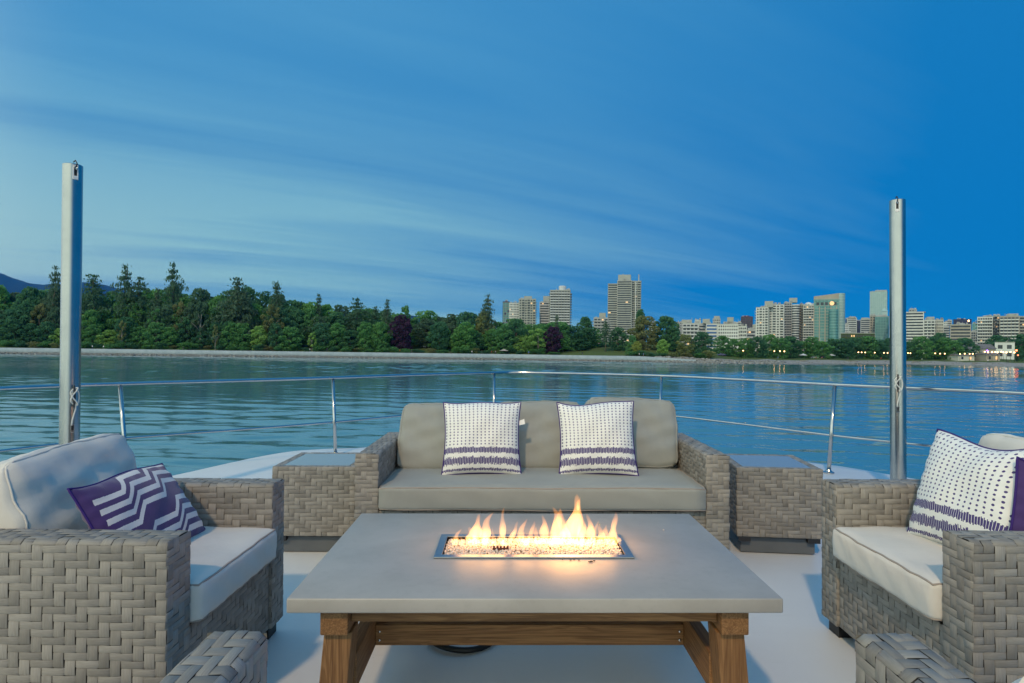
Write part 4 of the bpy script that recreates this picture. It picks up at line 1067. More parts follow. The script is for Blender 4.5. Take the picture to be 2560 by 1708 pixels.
def build_rail():
    r = empty('bow_railing', (0, 0, 0), boat=True); Z = .855
    # rail line from where it shows in the photograph, at rail height
    tops = [(-4.75, -1.0), (-4.72, 1.5), (-4.55, 3.4), (-4.16, 4.88), (-3.62, 5.55), (-2.75, 6.25), (-2.04, 6.85), (-1.2, 7.7), (-.25, 8.45), (.1, 8.6), (.9, 8.35), (1.93, 7.75), (2.55, 6.95), (3.2, 5.95), (3.62, 5.45), (4.15, 4.8), (4.5, 3.6), (4.75, 1.5), (4.8, -1.0)]
    line = smooth_line([(x, y, Z) for x, y in tops], 6)
    MB().tube(line, .0185, 12).build('top_rail', M['steel'], r, True)
    c = Vector((0, 3.0, 0))
    mid = [Vector((c.x + (p.x - c.x) * .982, c.y + (p.y - c.y) * .982, .36)) for p in line]
    MB().tube(mid, .0125, 10).build('mid_rail', M['steel'], r, True)
    for (x, y) in ((-3.62, 5.55), (-2.04, 6.85), (-.25, 8.45), (1.93, 7.75), (3.2, 5.95), (-4.6, 3.0), (4.6, 3.2)):
        fx, fy = c.x + (x - c.x) * .962, c.y + (y - c.y) * .962
        p = MB().tube([(fx, fy, 0), (x, y, Z - .012)], .0185, 12).build('post', M['steel'], r, True)
        MB().lathe([(.05, 0), (.05, .012), (.03, .02), (.022, .035)], (fx, fy, .001), 16).build('foot_flange', M['steel'], p, angle=35)
    tag(r, 'curved stainless steel bow railing with one lower rail', 'railing')
build_rail()

def build_pole(x, y, h, label, seed):
    r = empty('awning_pole', (x, y, 0), math.atan2(-x, y) * 0 + math.atan2(x, -y) + math.pi if False else 0, boat=True)
    R = .060; tc = Vector((-x, -y, 0)).normalized(); ang = math.atan2(tc.y, tc.x) + (.25 if x < 0 else .0)
    b = MB(); seg = 40
    b.lathe([(R, .001), (R, h - .003), (R - .003, h), (R - .006, h), (R - .006, h - .35)], (0, 0, 0), seg)
    b.build('tube', M['alu'], r, angle=30)
    MB().lathe([(.10, .001), (.10, .014), (.075, .022), (R + .004, .045), (R + .001, .05)], (0, 0, 0), 32).build('base_flange', M['alu'], r, angle=30)
    def fit(o, a, z, out=R): o.matrix_local = Matrix.Translation((math.cos(a) * out, math.sin(a) * out, z)) @ Matrix.Rotation(a + math.pi / 2, 4, 'Z')
    # sheave box at the top
    s = MB(); s.box(-.016, -.009, -.006, .010, -.05, .05); s.box(.009, .016, -.006, .010, -.05, .05); s.box(-.009, .009, -.006, .010, .032, .05); s.box(-.009, .009, -.006, .010, -.05, -.026)
    o = s.build('sheave_box', M['white_plastic'], r, bevel=.0015); fit(o, ang, h - .06)
    o2 = MB().box(-.009, .009, -.003, .004, -.026, .032).build('slot', M['black_rubber'], o)
    w = MB().lathe([(.004, -.006), (.017, -.006), (.013, 0), (.017, .006), (.004, .006)], (0, 0, 0), 18).build('sheave', M['steel'], o)
    w.matrix_local = Matrix.Translation((0, -.002, .028)) @ Matrix.Rotation(math.pi / 2, 4, 'Y')
    sh = MB().tube([(0, -.012, .03), (.004, -.022, .055), (-.004, -.014, .078), (-.012, .0, .066)], .004, 8).build('shackle', M['dark_metal'], o, True)
    # cleat with coiled rope
    z = .92 if x > 0 else .86
    cl = MB(); cl.tube([(0, -.030, -.075), (0, -.034, -.04), (0, -.032, 0), (0, -.034, .04), (0, -.030, .075)], [.005, .008, .010, .008, .005], 10); cl.box(-.010, .010, -.032, .004, -.022, .022)
    c = cl.build('cleat', M['dark_metal'], r, angle=40); fit(c, ang, z)
    rp = MB(); pts = []
    for k in range(90):
        t = k / 89 * 5.2 * math.pi; sgn = 1 if int(t / math.pi) % 2 == 0 else -1
        pts.append((math.sin(t) * (.020 + .002 * math.sin(t * 3.1)), -.030 - .012 * abs(math.cos(t * .5)), math.sin(t * .5 + .4) * .058))
    pts += [(.012, -.030, -.05), (.014, -.016, -.09), (.004, -.012, -.13), (-.004, -.010, -.17), (-.006, -.006, -.20)]
    rp.tube(pts, .0046, 7); rp.build('rope', M['rope'], c, True)
    loop = MB().tube([(.010 + .022 * math.sin(a), -.026 - .006 * math.cos(a * 2), -.01 + .055 * math.cos(a)) for a in [k * 2 * math.pi / 24 for k in range(24)]], .0046, 7, closed=True).build('rope_coil', M['rope'], c, True)
    e = MB(); e.box(-.012, .012, -.006, .004, -.030, .030); ex = e.build('exit_plate', M['steel'], r, bevel=.002); fit(ex, ang, z - .22, R)
    MB().box(-.006, .006, -.0085, -.0055, -.012, .018).build('exit_slot', M['black_rubber'], ex)
    tag(r, label, 'pole')
build_pole(-3.06, 4.16, 2.462, 'thick round metal pole at the left with a roped cleat', 1)
build_pole(3.28, 5.10, 2.475, 'round metal pole at the right, behind the right armchair', 2)

# ------------------------------------------------------------------ wicker
PU, PV = .0325, .0220
_A = np.array([-.5, -.42, 0, .42, .5])
def piece_grid(L, Wd, hs):
    """strand piece in (along, across, height); 5 x 4 grid, edges turned down"""
    al = _A * L; ac = np.array([-.5, -.43, .43, .5]) * Wd
    a, b = np.meshgrid(al, ac, indexing='ij'); h = np.repeat(np.array(hs)[:, None], 4, 1).copy(); h[:, 0] -= .0011; h[:, 3] -= .0011
    return a.ravel(), b.ravel(), h.ravel()
_PQ = np.array([(i * 4 + k, (i + 1) * 4 + k, (i + 1) * 4 + k + 1, i * 4 + k + 1) for i in range(4) for k in range(3)])
H_WEFT = (-.0018, .0015, .0022, .0015, -.0018); H_WARP = (-.0020, .0008, .0015, .0008, -.0020)

SHARED = {}
def shared_piece(kind, n, var):
    """a strand mesh in its own local frame (x along the face, y up the face, z outwards)"""
    key = (kind, n, var)
    if key in SHARED: return SHARED[key]
    if kind == 'weft': a, b, h = piece_grid((n + .14) * PU, .985 * PV, H_WEFT); V = np.stack([a, b, h], 1)
    else: a, b, h = piece_grid((n + .16) * PV, .93 * PU, H_WARP); V = np.stack([b, a, h], 1)
    q = _PQ if kind == 'weft' else _PQ[:, ::-1]
    me = quads_mesh('strand', V, q, True); rnd = [.08, .25, .42, .55, .68, .9][var] * (.9 if kind == 'warp' else 1.0)
    at = me.attributes.new('st', 'FLOAT_VECTOR', 'POINT')
    at.data.foreach_set('vector', np.stack([a, b, np.full(len(a), rnd)], 1).astype(np.float32).ravel())
    me.materials.append(M['wicker']); SHARED[key] = me; return me

class Weave:
    def __init__(s): s.V = []; s.S = []; s.flip = []; s.cands = []
    def panel(s, surf, U, Vl, flats, seed=0, phase=0):
        """surf(u, v) -> points, normals (numpy). flats: list of (key, v0, v1, origin, ux, vx, nx) flat stretches that may become separate strands"""
        R = random.Random(seed); nc = max(2, round(U / PU)); nr = max(2, round(Vl / PV)); su = U / nc; sv = Vl / nr
        for j in range(nr):
            for i in range(-1, nc):
                if (i + j + phase) % 4 == 0:
                    i0, i1 = max(i, 0), min(i + 2, nc)
                    if i1 > i0: s.one('weft', (i0 + i1) / 2 * su, (j + .5) * sv, i1 - i0, surf, flats, R, su, sv, U, Vl)
        for i in range(nc):
            for j in range(-1, nr):
                if (i + j + phase) % 4 == 2:
                    j0, j1 = max(j, 0), min(j + 2, nr)
                    if j1 > j0: s.one('warp', (i + .5) * su, (j0 + j1) / 2 * sv, j1 - j0, surf, flats, R, su, sv, U, Vl)
    def one(s, kind, uc, vc, n, surf, flats, R, su, sv, U, Vl):
        var = R.randrange(6)
        if kind == 'weft': a, b, h = piece_grid((n + .14) * su, .985 * sv, H_WEFT); u, v = uc + a, vc + b; ext = .55 * sv
        else: a, b, h = piece_grid((n + .16) * sv, .93 * su, H_WARP); u, v = uc + b, vc + a; ext = n * .58 * sv
        jit = R.uniform(-.0006, .0006)
        rec = (kind, n, var, uc, vc, jit)
        for fl in flats:
            if fl[1] <= vc - ext and vc + ext <= fl[2]:
                s.cands.append((fl, rec, (a, b, h, u, v, surf, U, Vl))); return
        s.bake(rec, (a, b, h, u, v, surf, U, Vl))
    def bake(s, rec, g):
        kind, n, var, uc, vc, jit = rec; a, b, h, u, v, surf, U, Vl = g
        h = h + math.sin(jit * 9e4) * .022 * (v - vc) + math.cos(jit * 7e4) * .018 * (u - uc); u, v = uc + (u - uc) - jit * 34 * (v - vc), vc + (v - vc) + jit * 34 * (u - uc)
        P, N = surf(np.clip(u, -.001, U + .001), np.clip(v, -.001, Vl + .001)); P = P + N * (h + jit)[:, None]
        rnd = min(max([.08, .25, .42, .55, .68, .9][var] + RNG.uniform(-.08, .08), 0), 1)
        s.V.append(P); s.S.append(np.stack([a, b, np.full(len(a), rnd)], 1)); s.flip.append(kind == 'warp')
    def finish(s, parent, order, budget=300, sortkey=None):
        def pr(c): return order.index(c[0][0]) if c[0][0] in order else 99
        c = [q for q in s.cands if pr(q) < 99]; rest = [q for q in s.cands if pr(q) == 99]
        c.sort(key=lambda q: (pr(q), sortkey(q) if sortkey else 0))
        for q in c[:budget]:
            fl, rec, g = q; kind, n, var, uc, vc, jit = rec
            o_, ux, vx, nx = fl[3], fl[4], fl[5], fl[6]
            p = o_ + ux * uc + vx * (vc - fl[1]) + nx * jit
            o = link('strand', shared_piece(kind, n, var), parent)
            o.matrix_local = Matrix(((ux.x, vx.x, nx.x, p.x), (ux.y, vx.y, nx.y, p.y), (ux.z, vx.z, nx.z, p.z), (0, 0, 0, 1))) @ Matrix.Rotation(jit * 34, 4, 'Z') @ Matrix.Rotation(math.sin(jit * 9e4) * .022, 4, 'X') @ Matrix.Rotation(math.cos(jit * 7e4) * .018, 4, 'Y')
        for q in rest + c[budget:]: s.bake(q[1], q[2])
        if s.V:
            V = np.concatenate(s.V); nP = len(s.V)
            Q = np.concatenate([(_PQ[:, ::-1] if fl else _PQ) + k * 20 for k, fl in enumerate(s.flip)])
            me = quads_mesh('weave', V, Q, True)
            at = me.attributes.new('st', 'FLOAT_VECTOR', 'POINT'); at.data.foreach_set('vector', np.concatenate(s.S).astype(np.float32).ravel())
            o = link('weave', me, parent, M['wicker']); tag(o, kind='stuff')

def flat_surf(o, ux, vx, nx):
    O, UX, VX, NX = map(np.array, (o, ux, vx, nx))
    return lambda u, v: (O + u[:, None] * UX + v[:, None] * VX, np.repeat(NX[None], len(u), 0))
def path_surf(o, ux, pts_n):
    """a strip bent round a profile: o + u*ux + profile(v); pts_n = list of (v, point, normal)"""
    vs_ = np.array([p[0] for p in pts_n]); P = np.array([p[1] for p in pts_n]); N = np.array([p[2] for p in pts_n]); O = np.array(o); UX = np.array(ux)
    def f(u, v):
        p = np.stack([np.interp(v, vs_, P[:, k]) for k in range(3)], 1); n = np.stack([np.interp(v, vs_, N[:, k]) for k in range(3)], 1)
        n /= np.linalg.norm(n, axis=1)[:, None]
        return O + u[:, None] * UX + p, n
    return f
V3 = Vector

def arm_profile(xa, xb, z0, z1, r=.014):
    """up the face x=xa, over the top, down the face x=xb; returns samples and the flat stretches"""
    sg = 1 if xb > xa else -1; out = []; v = 0
    h = z1 - z0 - r; out.append((0, (xa, 0, z0), (-sg, 0, 0))); v = h; out.append((v, (xa, 0, z1 - r), (-sg, 0, 0)))
    for k in range(1, 5):
        a = math.pi / 2 * k / 4; out.append((v + r * a, (xa + sg * r * (1 - math.cos(a)), 0, z1 - r + r * math.sin(a)), (-sg * math.cos(a), 0, math.sin(a))))
    v2 = v + r * math.pi / 2; w = abs(xb - xa) - 2 * r; out.append((v2 + w, (xb - sg * r, 0, z1), (0, 0, 1)))
    for k in range(1, 5):
        a = math.pi / 2 * k / 4; out.append((v2 + w + r * a, (xb - sg * r * (1 - math.sin(a)), 0, z1 - r * (1 - math.cos(a))), (sg * math.sin(a), 0, math.cos(a))))
    v3 = v2 + w + r * math.pi / 2; out.append((v3 + h, (xb, 0, z0), (sg, 0, 0)))
    return out, (0, h), (v2, v2 + w), (v3, v3 + h)

def cushion(name, w, d, h, mat_, parent, r=.03, bulge=.018, seed=0, wrinkle=.003, n=16, corner=0.0, sides=.006, face='z', cord=None):
    """boxed cushion centred on its own origin, with a cord sewn round its two big faces"""
    rr = random.Random(seed); ph = [rr.uniform(0, 6.28) for _ in range(8)]
    hx, hy, hz = w / 2, d / 2, h / 2
    def deform(x, y, z, out=0.0):
        p = V3((x * hx, y * hy, z * hz)); q = V3((max(-hx + r, min(hx - r, p.x)), max(-hy + r, min(hy - r, p.y)), max(-hz + r, min(hz - r, p.z))))
        d_ = p - q
        if d_.length > 1e-7: p = q + d_.normalized() * (r + out)
        e = (1 - x * x) * (1 - y * y); e = e ** .6 if e > 0 else 0
        p.z += z * bulge * e
        p.x += x * sides * .5 * (1 - y * y) * (1 - z * z); p.y += y * sides * (1 - x ** 4) * (1 - z ** 4)
        p.z += wrinkle * (math.sin(7 * x + 3 * y + ph[0]) * .5 + math.sin(11 * y - 5 * x + ph[1]) * .35 + math.sin(19 * x + 13 * y + ph[2]) * .2) * (1 if abs(z) > .9 else .3)
        p.y += wrinkle * .8 * math.sin(23 * x + 4 * z + ph[3]) * math.sin(9 * x + ph[4]) * (1 if abs(y) > .9 else .2)
        if face == 'y': p.y += wrinkle * 1.3 * (math.sin(5 * x + 7 * z + ph[5]) + .6 * math.sin(13 * z - 6 * x + ph[6])) * (1 - z * z)
        if corner:   # slack corners
            k = abs(x) ** 4 * abs(z) ** 4; p.z -= corner * k * (1 if z > 0 else -1) * .5; p.x -= corner * k * (1 if x > 0 else -1) * .4
        return p
    bm = bmesh.new(); bmesh.ops.create_cube(bm, size=2.0)
    bmesh.ops.subdivide_edges(bm, edges=list(bm.edges), cuts=n, use_grid_fill=True)
    for v in bm.verts: v.co = deform(*v.co)
    me = bpy.data.meshes.new(name); bm.to_mesh(me); bm.free(); me.shade_smooth()
    o = link(name, me, parent, mat_)
    ring = [(-1 + 2 * k / 16, -1) for k in range(16)] + [(1, -1 + 2 * k / 16) for k in range(16)] + [(1 - 2 * k / 16, 1) for k in range(16)] + [(-1, 1 - 2 * k / 16) for k in range(16)]
    for s_ in (-1, 1):
        pts = [deform(a, b_, s_, .001) if face == 'z' else deform(a, s_, b_, .001) for a, b_ in ring]
        MB().tube(pts, .0034, 6, closed=True).build('piping', cord or mat_, o, True)
    return o

def wicker_seat(name, label, cat, W, D, loc, rz, ncush, fabric, order, sortkey, seed, group=None, back_h=.60, cush_seed=0, back_z=.815, skip_back=False, slouch=()):
    """front at y=0 facing -y, back at y=D; arms at both ends"""
    T, ZA, Z0 = .118, .64, .055
    root = empty(name, loc, rz, boat=True); wv = Weave()
    X = V3((1, 0, 0)); Y = V3((0, 1, 0)); Z = V3((0, 0, 1))
    e = .0045
    for side, s in (('armL', -1), ('armR', 1)):
        xo, xi = s * W / 2, s * (W / 2 - T)
        core = MB().box(min(xo, xi) + e, max(xo, xi) - e, e, D - e, Z0, ZA - e).build('arm', M['core'], root, bevel=.008)
        prof, f0, f1, f2 = arm_profile(xo, xi, Z0, ZA); L = prof[-1][0]
        nx = V3((s, 0, 0))
        # u along y.  keep right-handed frames (ux x vx = nx)
        ux = V3((0, 1, 0)) * (1 if s > 0 else -1); u0 = 0 if s > 0 else D
        sf = path_surf((0, u0, 0), ux, prof)
        flats = [(side + '_out', f0[0], f0[1], V3((xo, u0, Z0)), ux, Z, nx),
                 (side + '_top', f1[0], f1[1], V3((xo - s * .014, u0, ZA)), ux, V3((-s, 0, 0)), Z),
                 (side + '_in', f2[0], f2[1], V3((xi, u0, ZA - .014)), ux, V3((0, 0, -1)), -nx)]
        wv.panel(sf, D, L, flats, seed + 3 * s)
        o = V3((min(xo, xi), 0, Z0)); wv.panel(flat_surf(o, X, Z, -Y), T, ZA - Z0 - .003, [(side + '_front', 0, 9, o, X, Z, -Y)], seed + 11 * s, 1)
        o = V3((max(xo, xi), D, Z0)); wv.panel(flat_surf(o, -X, Z, Y), T, ZA - Z0 - .003, [], seed + 13 * s, 1)
        for yy in (.02, D - .08):
            MB().box(min(xo, xi) + .02, max(xo, xi) - .02, yy, yy + .06, 0, Z0 + .002).build('foot', M['black_rubber'], root)
    wi = W - 2 * T
    # front apron and back panel
    MB().box(-wi / 2, wi / 2, .012 + e, .05, Z0, .335).build('front_apron', M['core'], root)
    o = V3((-wi / 2, .012, Z0)); wv.panel(flat_surf(o, X, Z, -Y), wi, .28, [('apron', 0, 9, o, X, Z, -Y)], seed + 21, 2)
    MB().box(-wi / 2, wi / 2, D - .075 + e, D - e, Z0, back_h).build('back_panel', M['core'], root)
    o = V3((wi / 2, D, Z0)); wv.panel(flat_surf(o, -X, Z, Y), wi, back_h - Z0, [], seed + 23)
    o = V3((-wi / 2, D - .075, Z0 + .3)); wv.panel(flat_surf(o, X, Z, -Y), wi, back_h - Z0 - .3, [], seed + 25)
    o = V3((-wi / 2, D - .075, back_h)); wv.panel(flat_surf(o, X, Y, Z), wi, .075, [], seed + 27)
    MB().box(-wi / 2, wi / 2, .05, D - .075, .30, .325).build('seat_deck', M['core'], root)
    wv.finish(root, order, 300, sortkey)
    # cushions
    sw, sdp = wi - .012, D - .16
    sc = cushion('seat_cushion', sw, sdp, .125, fabric, root, r=.020, bulge=.014, seed=seed + cush_seed, wrinkle=.0030, n=26, cord=M['piping'])
    sc.location = (0, -.028 + sdp / 2, .4085)
    if not skip_back:
        cw = wi / ncush
        for k in range(ncush):
            jr = random.Random(seed + 70 + k)
            bc = cushion('back_cushion', cw - .014, .165, .43, fabric, root, r=.032, bulge=.0, seed=seed + 40 + k, wrinkle=.005, n=22, corner=.035, sides=.026, face='y')
            lean = math.radians(17 + jr.uniform(-2.5, 2.5))
            dz, ry, rz_, dx = slouch[k] if slouch else (jr.uniform(-.014, .014), jr.uniform(-.04, .04), jr.uniform(-.04, .04), 0)
            bc.rotation_euler = (-lean, ry, rz_); bc.location = (-wi / 2 + (k + .5) * cw + dx, D - .255, .665 + (back_z - .845) + dz)
    return tag(root, label, cat, group)

sofa = wicker_seat('sofa', 'grey wicker sofa with taupe cushions behind the fire table', 'sofa', 1.976, .82, (.164, 3.18, 0), .004, 3, M['cushion_taupe'],
                   ['armL_front', 'armR_front', 'apron', 'armR_in', 'armL_in', 'armL_top', 'armR_top'], lambda q: q[1][3], 100, back_z=.832, slouch=((-.022, .035, -.05, .012), (-.004, -.01, .02, 0), (.020, .045, .06, -.008)))
ch1 = wicker_seat('armchair', 'grey wicker armchair with pale cushions at the left, facing the table', 'armchair', .842, .86, (-.98, 2.152, 0), math.radians(90 - 1), 1, M['cushion_light'],
                  ['armL_front', 'armL_out', 'armL_top', 'armR_in'], lambda q: -q[1][3], 200)
ch2 = wicker_seat('armchair', 'grey wicker armchair with pale cushions at the right, facing the table', 'armchair', .85, .86, (1.346, 2.185, 0), math.radians(-90), 1, M['cushion_light'],
                  ['armR_front', 'armR_out', 'armR_top', 'apron', 'armL_in'], lambda q: q[1][3], 300)
ch3 = wicker_seat('armchair', 'grey wicker armchair at the bottom left, only one arm end in view', 'armchair', .84, .80, (-.90, 1.19, 0), math.pi, 1, M['cushion_light'],
                  ['armL_top', 'armL_out', 'armL_front'], lambda q: -q[1][3], 400, skip_back=True)
ch4 = wicker_seat('armchair', 'grey wicker armchair at the bottom right, only one arm end in view', 'armchair', .84, .80, (1.10, 1.19, 0), math.pi, 1, M['cushion_light'],
                  ['armR_top', 'armR_out', 'armR_front'], lambda q: q[1][3], 500, skip_back=True)

def side_table(label, loc, rz, seed, W=.48):
    r = empty('side_table', loc, rz, boat=True); Z0, Z1 = .105, .505; h = W / 2; e = .0045; wv = Weave()
    MB().box(-h + e, h - e, -h + e, h - e, Z0, Z1 - .012).build('body', M['core'], r, bevel=.006)
    X = V3((1, 0, 0)); Y = V3((0, 1, 0)); Z = V3((0, 0, 1))
    for key, o, ux, nx in (('front', V3((-h, -h, Z0)), X, -Y), ('right', V3((h, -h, Z0)), Y, X), ('back', V3((h, h, Z0)), -X, Y), ('left', V3((-h, h, Z0)), -Y, -X)):
        wv.panel(flat_surf(o, ux, Z, nx), W, Z1 - Z0, [(key, 0, 9, o, ux, Z, nx)], seed + ord(key[0]), ord(key[0]))
        o2 = o + Z * (Z1 - Z0) ; wv.panel(flat_surf(o2, ux, -nx, Z), W, .042, [], seed + 50 + ord(key[0]), 1)
    wv.finish(r, ['front', 'left' if loc[0] > 0 else 'right'], 300, lambda q: 0)
    g = h - .044
    MB().box(-g, g, -g, g, Z1 - .012, Z1 + .001).build('glass_top', M['glass_top'], r, bevel=.002)
    MB().box(-h + .03, h - .03, -h + .035, h - .03, .004, Z0 - .012).build('plinth', M['plinth'], r, bevel=.004)
    for sx in (-1, 1):
        for sy in (-1, 1): MB().box(sx * (h - .045) - .035, sx * (h - .045) + .035, sy * (h - .045) - .042, sy * (h - .045) + .042, Z0 - .03, Z0 + .003).build('foot', M['dark_metal'], r, bevel=.003)
    tag(r, label, 'side table')
side_table('square grey wicker side table at the left end of the sofa', (-1.15, 3.498 + .24, 0), 0.0, 600)
side_table('square grey wicker side table at the right end of the sofa', (1.585, 3.50 + .24, 0), math.radians(-6), 700)

# ------------------------------------------------------------------ throw pillows
def pillow(name, w, h, t, matn, label, loc, rot, seed, pinch=.078, uvflip=False, tagside=0, group=None, cord=True):
    """stands in its own x-z plane, thickness along y, front faces -y; origin at the lower edge"""
    rr = random.Random(seed); ph = [rr.uniform(0, 6.28) for _ in range(6)]; n = 34; V = []; UV = []; f = []
    def pt(a, b, s):
        x, z = a * 2 - 1, b * 2 - 1
        ex = (1 - abs(x) ** 2.6) * (1 - abs(z) ** 2.6); th = t / 2 * max(ex, 0) ** .55
        px = x * (1 - pinch * (1 - z * z)) ; pz = z * (1 - pinch * (1 - x * x))
        edge = max(abs(x), abs(z)); fold = .0035 * math.sin((a if abs(z) > abs(x) else b) * 46 + ph[0]) * max(0, edge - .62) / .38 * (1 - max(0, edge - .93) / .07 * .6)
        th += (fold + .005 * math.sin(4 * x + 3 * z + ph[1]) * ex + .003 * math.sin(9 * x - 7 * z + ph[2]) * ex)
        if edge > .999: th = 0
        sag = (.012 * math.sin(3.1 * x + ph[3]) - .010 * (1 - x * x)) * (1 if z > 0 else 0) * z
        return (px * w / 2, s * th + .012 * math.sin(2 * x + ph[4]) * z * .5, h / 2 + pz * h / 2 + sag)
    for s in (-1, 1):
        for j in range(n + 1):
            for i in range(n + 1):
                V.append(pt(i / n, j / n, s)); UV.append((i / n if not uvflip else 1 - i / n, j / n))
    N = (n + 1) ** 2
    for s in (0, 1):
        for j in range(n):
            for i in range(n):
                q = (s * N + j * (n + 1) + i, s * N + j * (n + 1) + i + 1, s * N + (j + 1) * (n + 1) + i + 1, s * N + (j + 1) * (n + 1) + i)
                f.append(q if s == 0 else q[::-1])
    me = quads_mesh(name, np.array(V), np.array(f), True)
    uvl = me.uv_layers.new(name='UVMap'); li = np.zeros(len(me.loops), dtype=np.int32); me.loops.foreach_get('vertex_index', li)
    uvl.data.foreach_set('uv', np.array(UV, dtype=np.float32)[li].ravel())
    r = empty(name, loc, 0, boat=True); r.rotation_euler = rot
    cover = link('cover', me, r, M[matn])
    pts = [pt(i / n, 0, 0) for i in range(n)] + [pt(1, i / n, 0) for i in range(n)] + [pt(1 - i / n, 1, 0) for i in range(n)] + [pt(0, 1 - i / n, 0) for i in range(n)]
    if cord: MB().tube(pts, .0038, 7, closed=True).build('piping', M['piping_purple'], r, True)
    if tagside:
        x = tagside * w / 2 * .95; MB().add([(x, 0, h * .72), (x + tagside * .030, -.004, h * .745), (x + tagside * .034, -.006, h * .675), (x, 0, h * .66), (x, .001, h * .72), (x + tagside * .030, -.003, h * .745), (x + tagside * .034, -.005, h * .675), (x, .001, h * .66)],
                 [(0, 1, 2, 3), (7, 6, 5, 4), (0, 4, 5, 1), (1, 5, 6, 2), (2, 6, 7, 3)]).build('care_tag', M['white_plastic'], r)
    tag(r, label, 'pillow', group); return r
pillow('throw_pillow', .455, .435, .16, 'dots', 'dotted purple and white pillow on the left of the sofa', (-.170, 3.42, .474), (math.radians(-15), 0, math.radians(2)), 1, tagside=1)
pillow('throw_pillow', .450, .435, .16, 'dots', 'dotted purple and white pillow on the right half of the sofa', (.495, 3.42, .474), (math.radians(-15), math.radians(-1.2), math.radians(-2)), 2)
pillow('throw_pillow', .47, .43, .17, 'dots', 'dotted purple and white pillow on the right armchair', (1.590, 2.155, .470), (math.radians(-17), math.radians(-1), math.radians(-90 + 4)), 3)
pillow('lumbar_pillow', .53, .335, .13, 'chevron', 'purple zigzag lumbar pillow on the left armchair', (-1.205, 2.120, .474), (math.radians(-33), math.radians(2), math.radians(90 + 1)), 4, pinch=.035)
pillow('lumbar_pillow', .50, .33, .085, 'chevron', 'purple pillow at the right edge in front of the dotted one', (1.825, 1.915, .474), (math.radians(-6), math.radians(12), math.radians(-4)), 5, pinch=.035)
pillow('seat_pillow', .48, .235, .17, 'cushion_light', 'plain cream pillow at the bottom right corner', (1.085, 1.0, .440), (0, 0, math.radians(180)), 6, pinch=-.16, cord=False)

